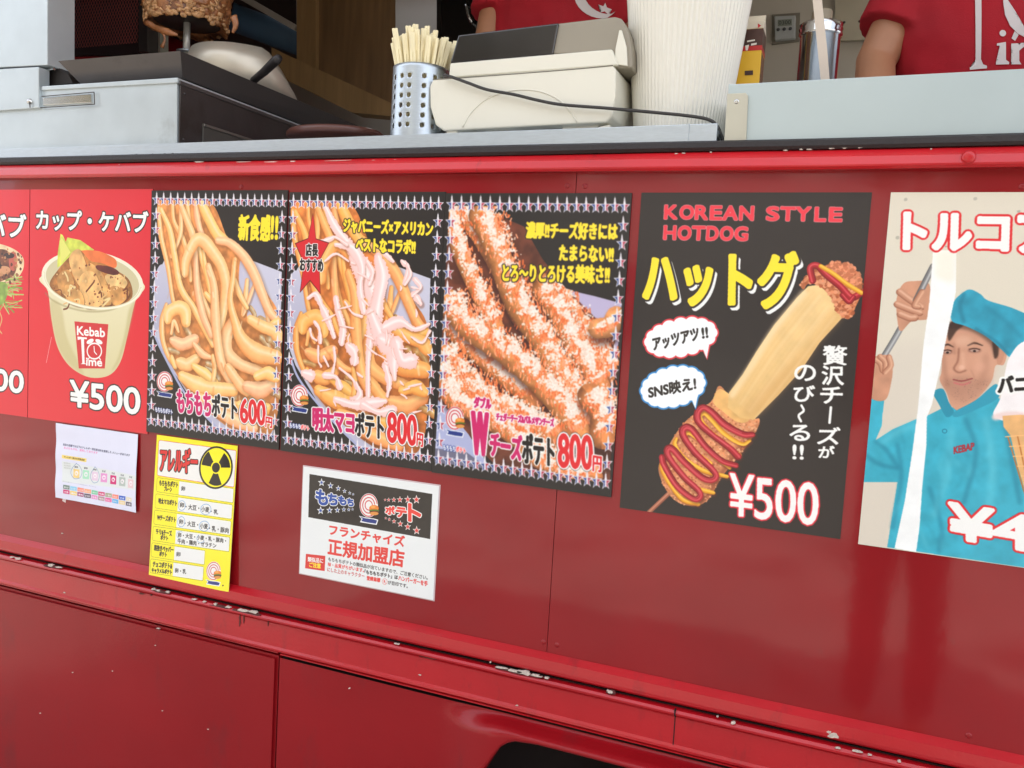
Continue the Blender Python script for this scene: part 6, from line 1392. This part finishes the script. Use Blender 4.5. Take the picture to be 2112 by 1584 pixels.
# left worker, bending to the side behind the register
YL = .82; A = lambda px, py, y=YL: tuple(at(px, py, y))
cl = at(1165, 30, YL)
LJ = dict(floor=FLOOR, h=1.74, shL=A(1040, -36), shR=A(1262, -40), elL=A(1004, 104, YL - .05), elR=A(1345, 130, YL + .05), wrL=A(1100, 330, YL - .20), wrR=A(1290, 300, YL - .24), sleeve=.50)
wL, sL = person('worker in a red shirt with a white crescent behind the cash register', cl.x, YL + .05, LJ)
YP = YL - .1
def cres(cx, cy, R, r, dx, dy, a0, a1, n=14):
    o = [(cx + R * math.cos(t), cy + R * math.sin(t)) for t in np.linspace(a0, a1, n)]
    i_ = [(cx + dx + r * math.cos(t), cy + dy + r * math.sin(t)) for t in np.linspace(a1 + .28, a0 - .28, n)]
    return o + i_
shirt_print('crescent_print', [cres(1224, -8, 38, 31, 12, -5, math.radians(60), math.radians(240))], YP, sL, wL, WPR)
shirt_print('star_print', [[(1240 + (12 if i % 2 == 0 else 5) * math.sin(i * math.pi / 5 + .1), 8 - (12 if i % 2 == 0 else 5) * math.cos(i * math.pi / 5 + .1)) for i in range(10)]], YP, sL, wL, WPR)
# right worker
YR = .60
cr = at(2040, 30, YR)
RJ = dict(floor=FLOOR, h=1.74, shL=A(1900, -52, YR), shR=A(2185, -60, YR), elL=A(1806, 128, YR - .04), elR=A(2270, 130, YR), wrL=A(1800, 300, YR - .16), wrR=A(2170, 260, YR - .22), sleeve=.66)
wR, sR = person('worker in a red shirt with large white lettering behind the steel board', cr.x, YR + .04, RJ)
YQ = YR - .12
Tp = [(2010, -60), (2024, -60), (2025, 118), (2030, 128), (2038, 131), (2038, 136), (2003, 138), (2003, 133), (2011, 129), (2014, 118)]
Tb = [(1960, -80), (2075, -84), (2078, -50), (2071, -50), (2066, -62), (1970, -59), (1966, -46), (1958, -46)]
clock = [(2070, -40), (2081, -40), (2079, 0), (2083, 20), (2092, 40), (2106, 54), (2121, 62), (2117, 71), (2101, 66), (2084, 52), (2073, 30), (2069, 5)]
i1 = [(2057, 88), (2076, 84), (2078, 118), (2085, 122), (2085, 126), (2057, 128), (2057, 123), (2064, 120), (2063, 92), (2057, 92)]
dot = [(2069 + 7 * math.cos(t), 67 + 6.5 * math.sin(t)) for t in np.linspace(0, 6.28, 13)[:-1]]
m1 = [(2088, 86), (2103, 84), (2105, 90), (2120, 80), (2134, 84), (2150, 78), (2164, 86), (2167, 116), (2172, 122), (2150, 123), (2155, 116), (2152, 92), (2140, 92), (2140, 118), (2144, 124), (2124, 125), (2129, 118), (2127, 92), (2115, 90), (2106, 98), (2107, 118), (2112, 124), (2089, 126), (2095, 120), (2093, 92), (2088, 91)]
leg_ = [(2094, 62), (2103, 68), (2096, 80), (2088, 76)]
shirt_print('lettering', [Tp, Tb, clock, i1, dot, m1, leg_], YQ, sR, wR, WPR)

# the photographer in front of the truck and a passer-by: what the glossy paint mirrors
DKC = M('dark_jacket', (30, 30, 36), .8, var=.1)
cx, cy = .58, CAM_LOC.y - .50
PJ = dict(floor=0, h=1.66, shL=(cx - .19, cy, 1.36), shR=(cx + .19, cy, 1.36), elL=(cx - .22, cy + .08, 1.12), elR=(cx + .22, cy + .08, 1.12), wrL=(cx - .17, cy + .20, 1.22), wrR=(cx + .02, cy + .22, 1.22), sleeve=.95)
person('photographer in dark clothes holding a phone in front of the truck', cx, cy, PJ, face=1, shirt=DKC)
obj('phone', B(cx - .16, cx - .02, cy + .31, cy + .318, 1.22, 1.29, .003), BLK, base=(cx - .09, cy + .31, 1.22), label='black phone held up by the photographer', cat='phone')

# ------------------------------------------------------------------ across the lane: buildings and trees mirrored in the paint
LEAF = M('leaf_green', (62, 84, 40), .7, var=.4, vs=2); BARK = M('bark', (86, 70, 56), .9, var=.3, bump=1, bs=30)
def tree(x, y, h, label):
    r = random.Random(int(x * 10)); t = thing('street_tree', label, 'tree', (x, y, 0), 'trees across the lane from the truck')
    bm = bmesh.new(); tube(bm, spline([(x, y, 0), (x + .1, y, h * .3), (x - .05, y, h * .5), (x, y, h * .75)], 4), list(np.linspace(.16, .05, 13)), 10)
    for k in range(6):
        a = r.uniform(0, 6.28); tube(bm, [(x, y, h * (.35 + .05 * k)), (x + .6 * math.cos(a), y + .6 * math.sin(a), h * (.5 + .05 * k)), (x + 1.1 * math.cos(a), y + 1.1 * math.sin(a), h * (.6 + .06 * k))], [.06, .04, .02], 6)
    obj('trunk', bm, BARK, t, smooth=True); bm = bmesh.new()
    for k in range(4200):
        a, b = r.uniform(0, 6.28), r.uniform(-1, 1); R = r.random() ** .4
        c = Vector((x + 1.7 * R * math.cos(a) * math.sqrt(1 - b * b), y + 1.7 * R * math.sin(a) * math.sqrt(1 - b * b), h * .68 + h * .30 * R * b))
        if mnoise.noise(c * 1.1) < -.08: continue
        s = r.uniform(.05, .12); u = Vector((r.uniform(-1, 1), r.uniform(-1, 1), r.uniform(-1, 1))).normalized(); v = u.orthogonal().normalized()
        bm.faces.new([bm.verts.new(c + u * s), bm.verts.new(c + v * s * .5), bm.verts.new(c - u * s), bm.verts.new(c - v * s * .5)])
    f = obj('crown', bm, LEAF, t, recalc=False)
def building(x0, x1, y, d, h, wall, label, nfl=3, nw=5):
    t = thing('building', label, 'building', ((x0 + x1) / 2, y, 0))
    obj('wall', B(x0, x1, y - d, y, 0, h), M('wall_%d' % wall[0], wall, .85, var=.06, vs=2, bump=.3, bs=20), t)
    obj('roof', B(x0 - .2, x1 + .2, y - d - .2, y + .25, h, h + .25), M('roof_grey', (120, 120, 118), .8), t)
    gm = M('window_glass', (60, 70, 78), .08, coat=1); fm = M('window_frame', (190, 190, 186), .5)
    me = {}
    for i in range(nw):
        for j in range(nfl):
            xc = x0 + (x1 - x0) * (i + .5) / nw; zc = 1.7 + j * 3.0
            if zc + .8 > h: continue
            bm = bmesh.new()
            for a in ((-.62, -.55, -.75, .75), (.55, .62, -.75, .75), (-.55, .55, .68, .75), (-.55, .55, -.75, -.68), (-.03, .03, -.68, .68)): box(bm, xc + a[0], xc + a[1], y + .001, y + .06, zc + a[2], zc + a[3])
            wf = obj('window', bm, fm, t); obj('pane', B(xc - .55, xc + .55, y + .002, y + .02, zc - .68, zc + .68), gm, wf)
building(-16, -6.6, -11, 6, 6.5, (150, 128, 104), 'tan three-window building across the lane, on the left')
building(-6.2, 1.5, -13, 6, 9.5, (176, 172, 164), 'tall pale grey building across the lane', 3, 4)
building(2.2, 10, -12, 6, 6.2, (118, 94, 84), 'low brown building across the lane, on the right')
for i, (x, y, h) in enumerate(((-8.6, -7.5, 5.6), (-4.3, -8.2, 6.2), (1.9, -7.6, 5.4))): tree(x, y, h, ['leafy tree in front of the tan building', 'tallest leafy tree, in front of the pale grey building', 'leafy tree in front of the gap beside the brown building'][i])

# unseen dark van, added so the red paint mirrors something dark
VX0, VX1, VY = -6.6, -2.75, -6.2
van = thing('reflection_van', 'dark blue van parked across the lane on the left', 'van', ((VX0 + VX1) / 2, VY - .85, 0))
VB = M('van_paint', (22, 26, 36), .35, coat=.8, coat_r=.05)
prof = [(VX0, .35), (VX1 - .1, .35), (VX1, .55), (VX1 - .02, 1.0), (VX1 - .5, 1.25), (VX1 - 1.15, 1.95), (VX1 - 1.5, 2.05), (VX0 + .1, 2.05), (VX0, 1.9)]
obj('body', prism_w(prof, VY, VY - 1.7, bev=.05, seg=3), VB, van)
VG = M('van_glass', (16, 18, 20), .05, coat=1)
for a, b, c, d in ((VX1 - 1.5, VX1 - .75, 1.25, 1.82), (VX1 - 2.6, VX1 - 1.6, 1.25, 1.85), (VX0 + .3, VX1 - 2.7, 1.25, 1.85)): obj('window', B(a, b, VY - .01, VY + .006, c, d, .003), VG, van)
for x in (VX0 + .75, VX1 - .8):
    for yy in (VY - .18, VY - 1.7):
        bm = bmesh.new(); lathe_y(bm, [(.001, .20), (.2, .20), (.29, .18), (.32, .14), (.32, .02), (.29, 0), (.001, 0)], x, .32, yy, 32); w_ = obj('wheel', bm, TY, van, smooth=True)
        bm = bmesh.new(); lathe_y(bm, [(.001, .215), (.12, .21), (.18, .203), (.19, .195)], x, .32, yy, 24); obj('rim', bm, RIM, w_, smooth=True)
for yy in (VY - .25, VY - 1.45): obj('headlight', B(VX1 - .06, VX1 + .01, yy - .14, yy + .14, .72, .9, .01), M('lamp_glass', (210, 210, 205), .1), van)
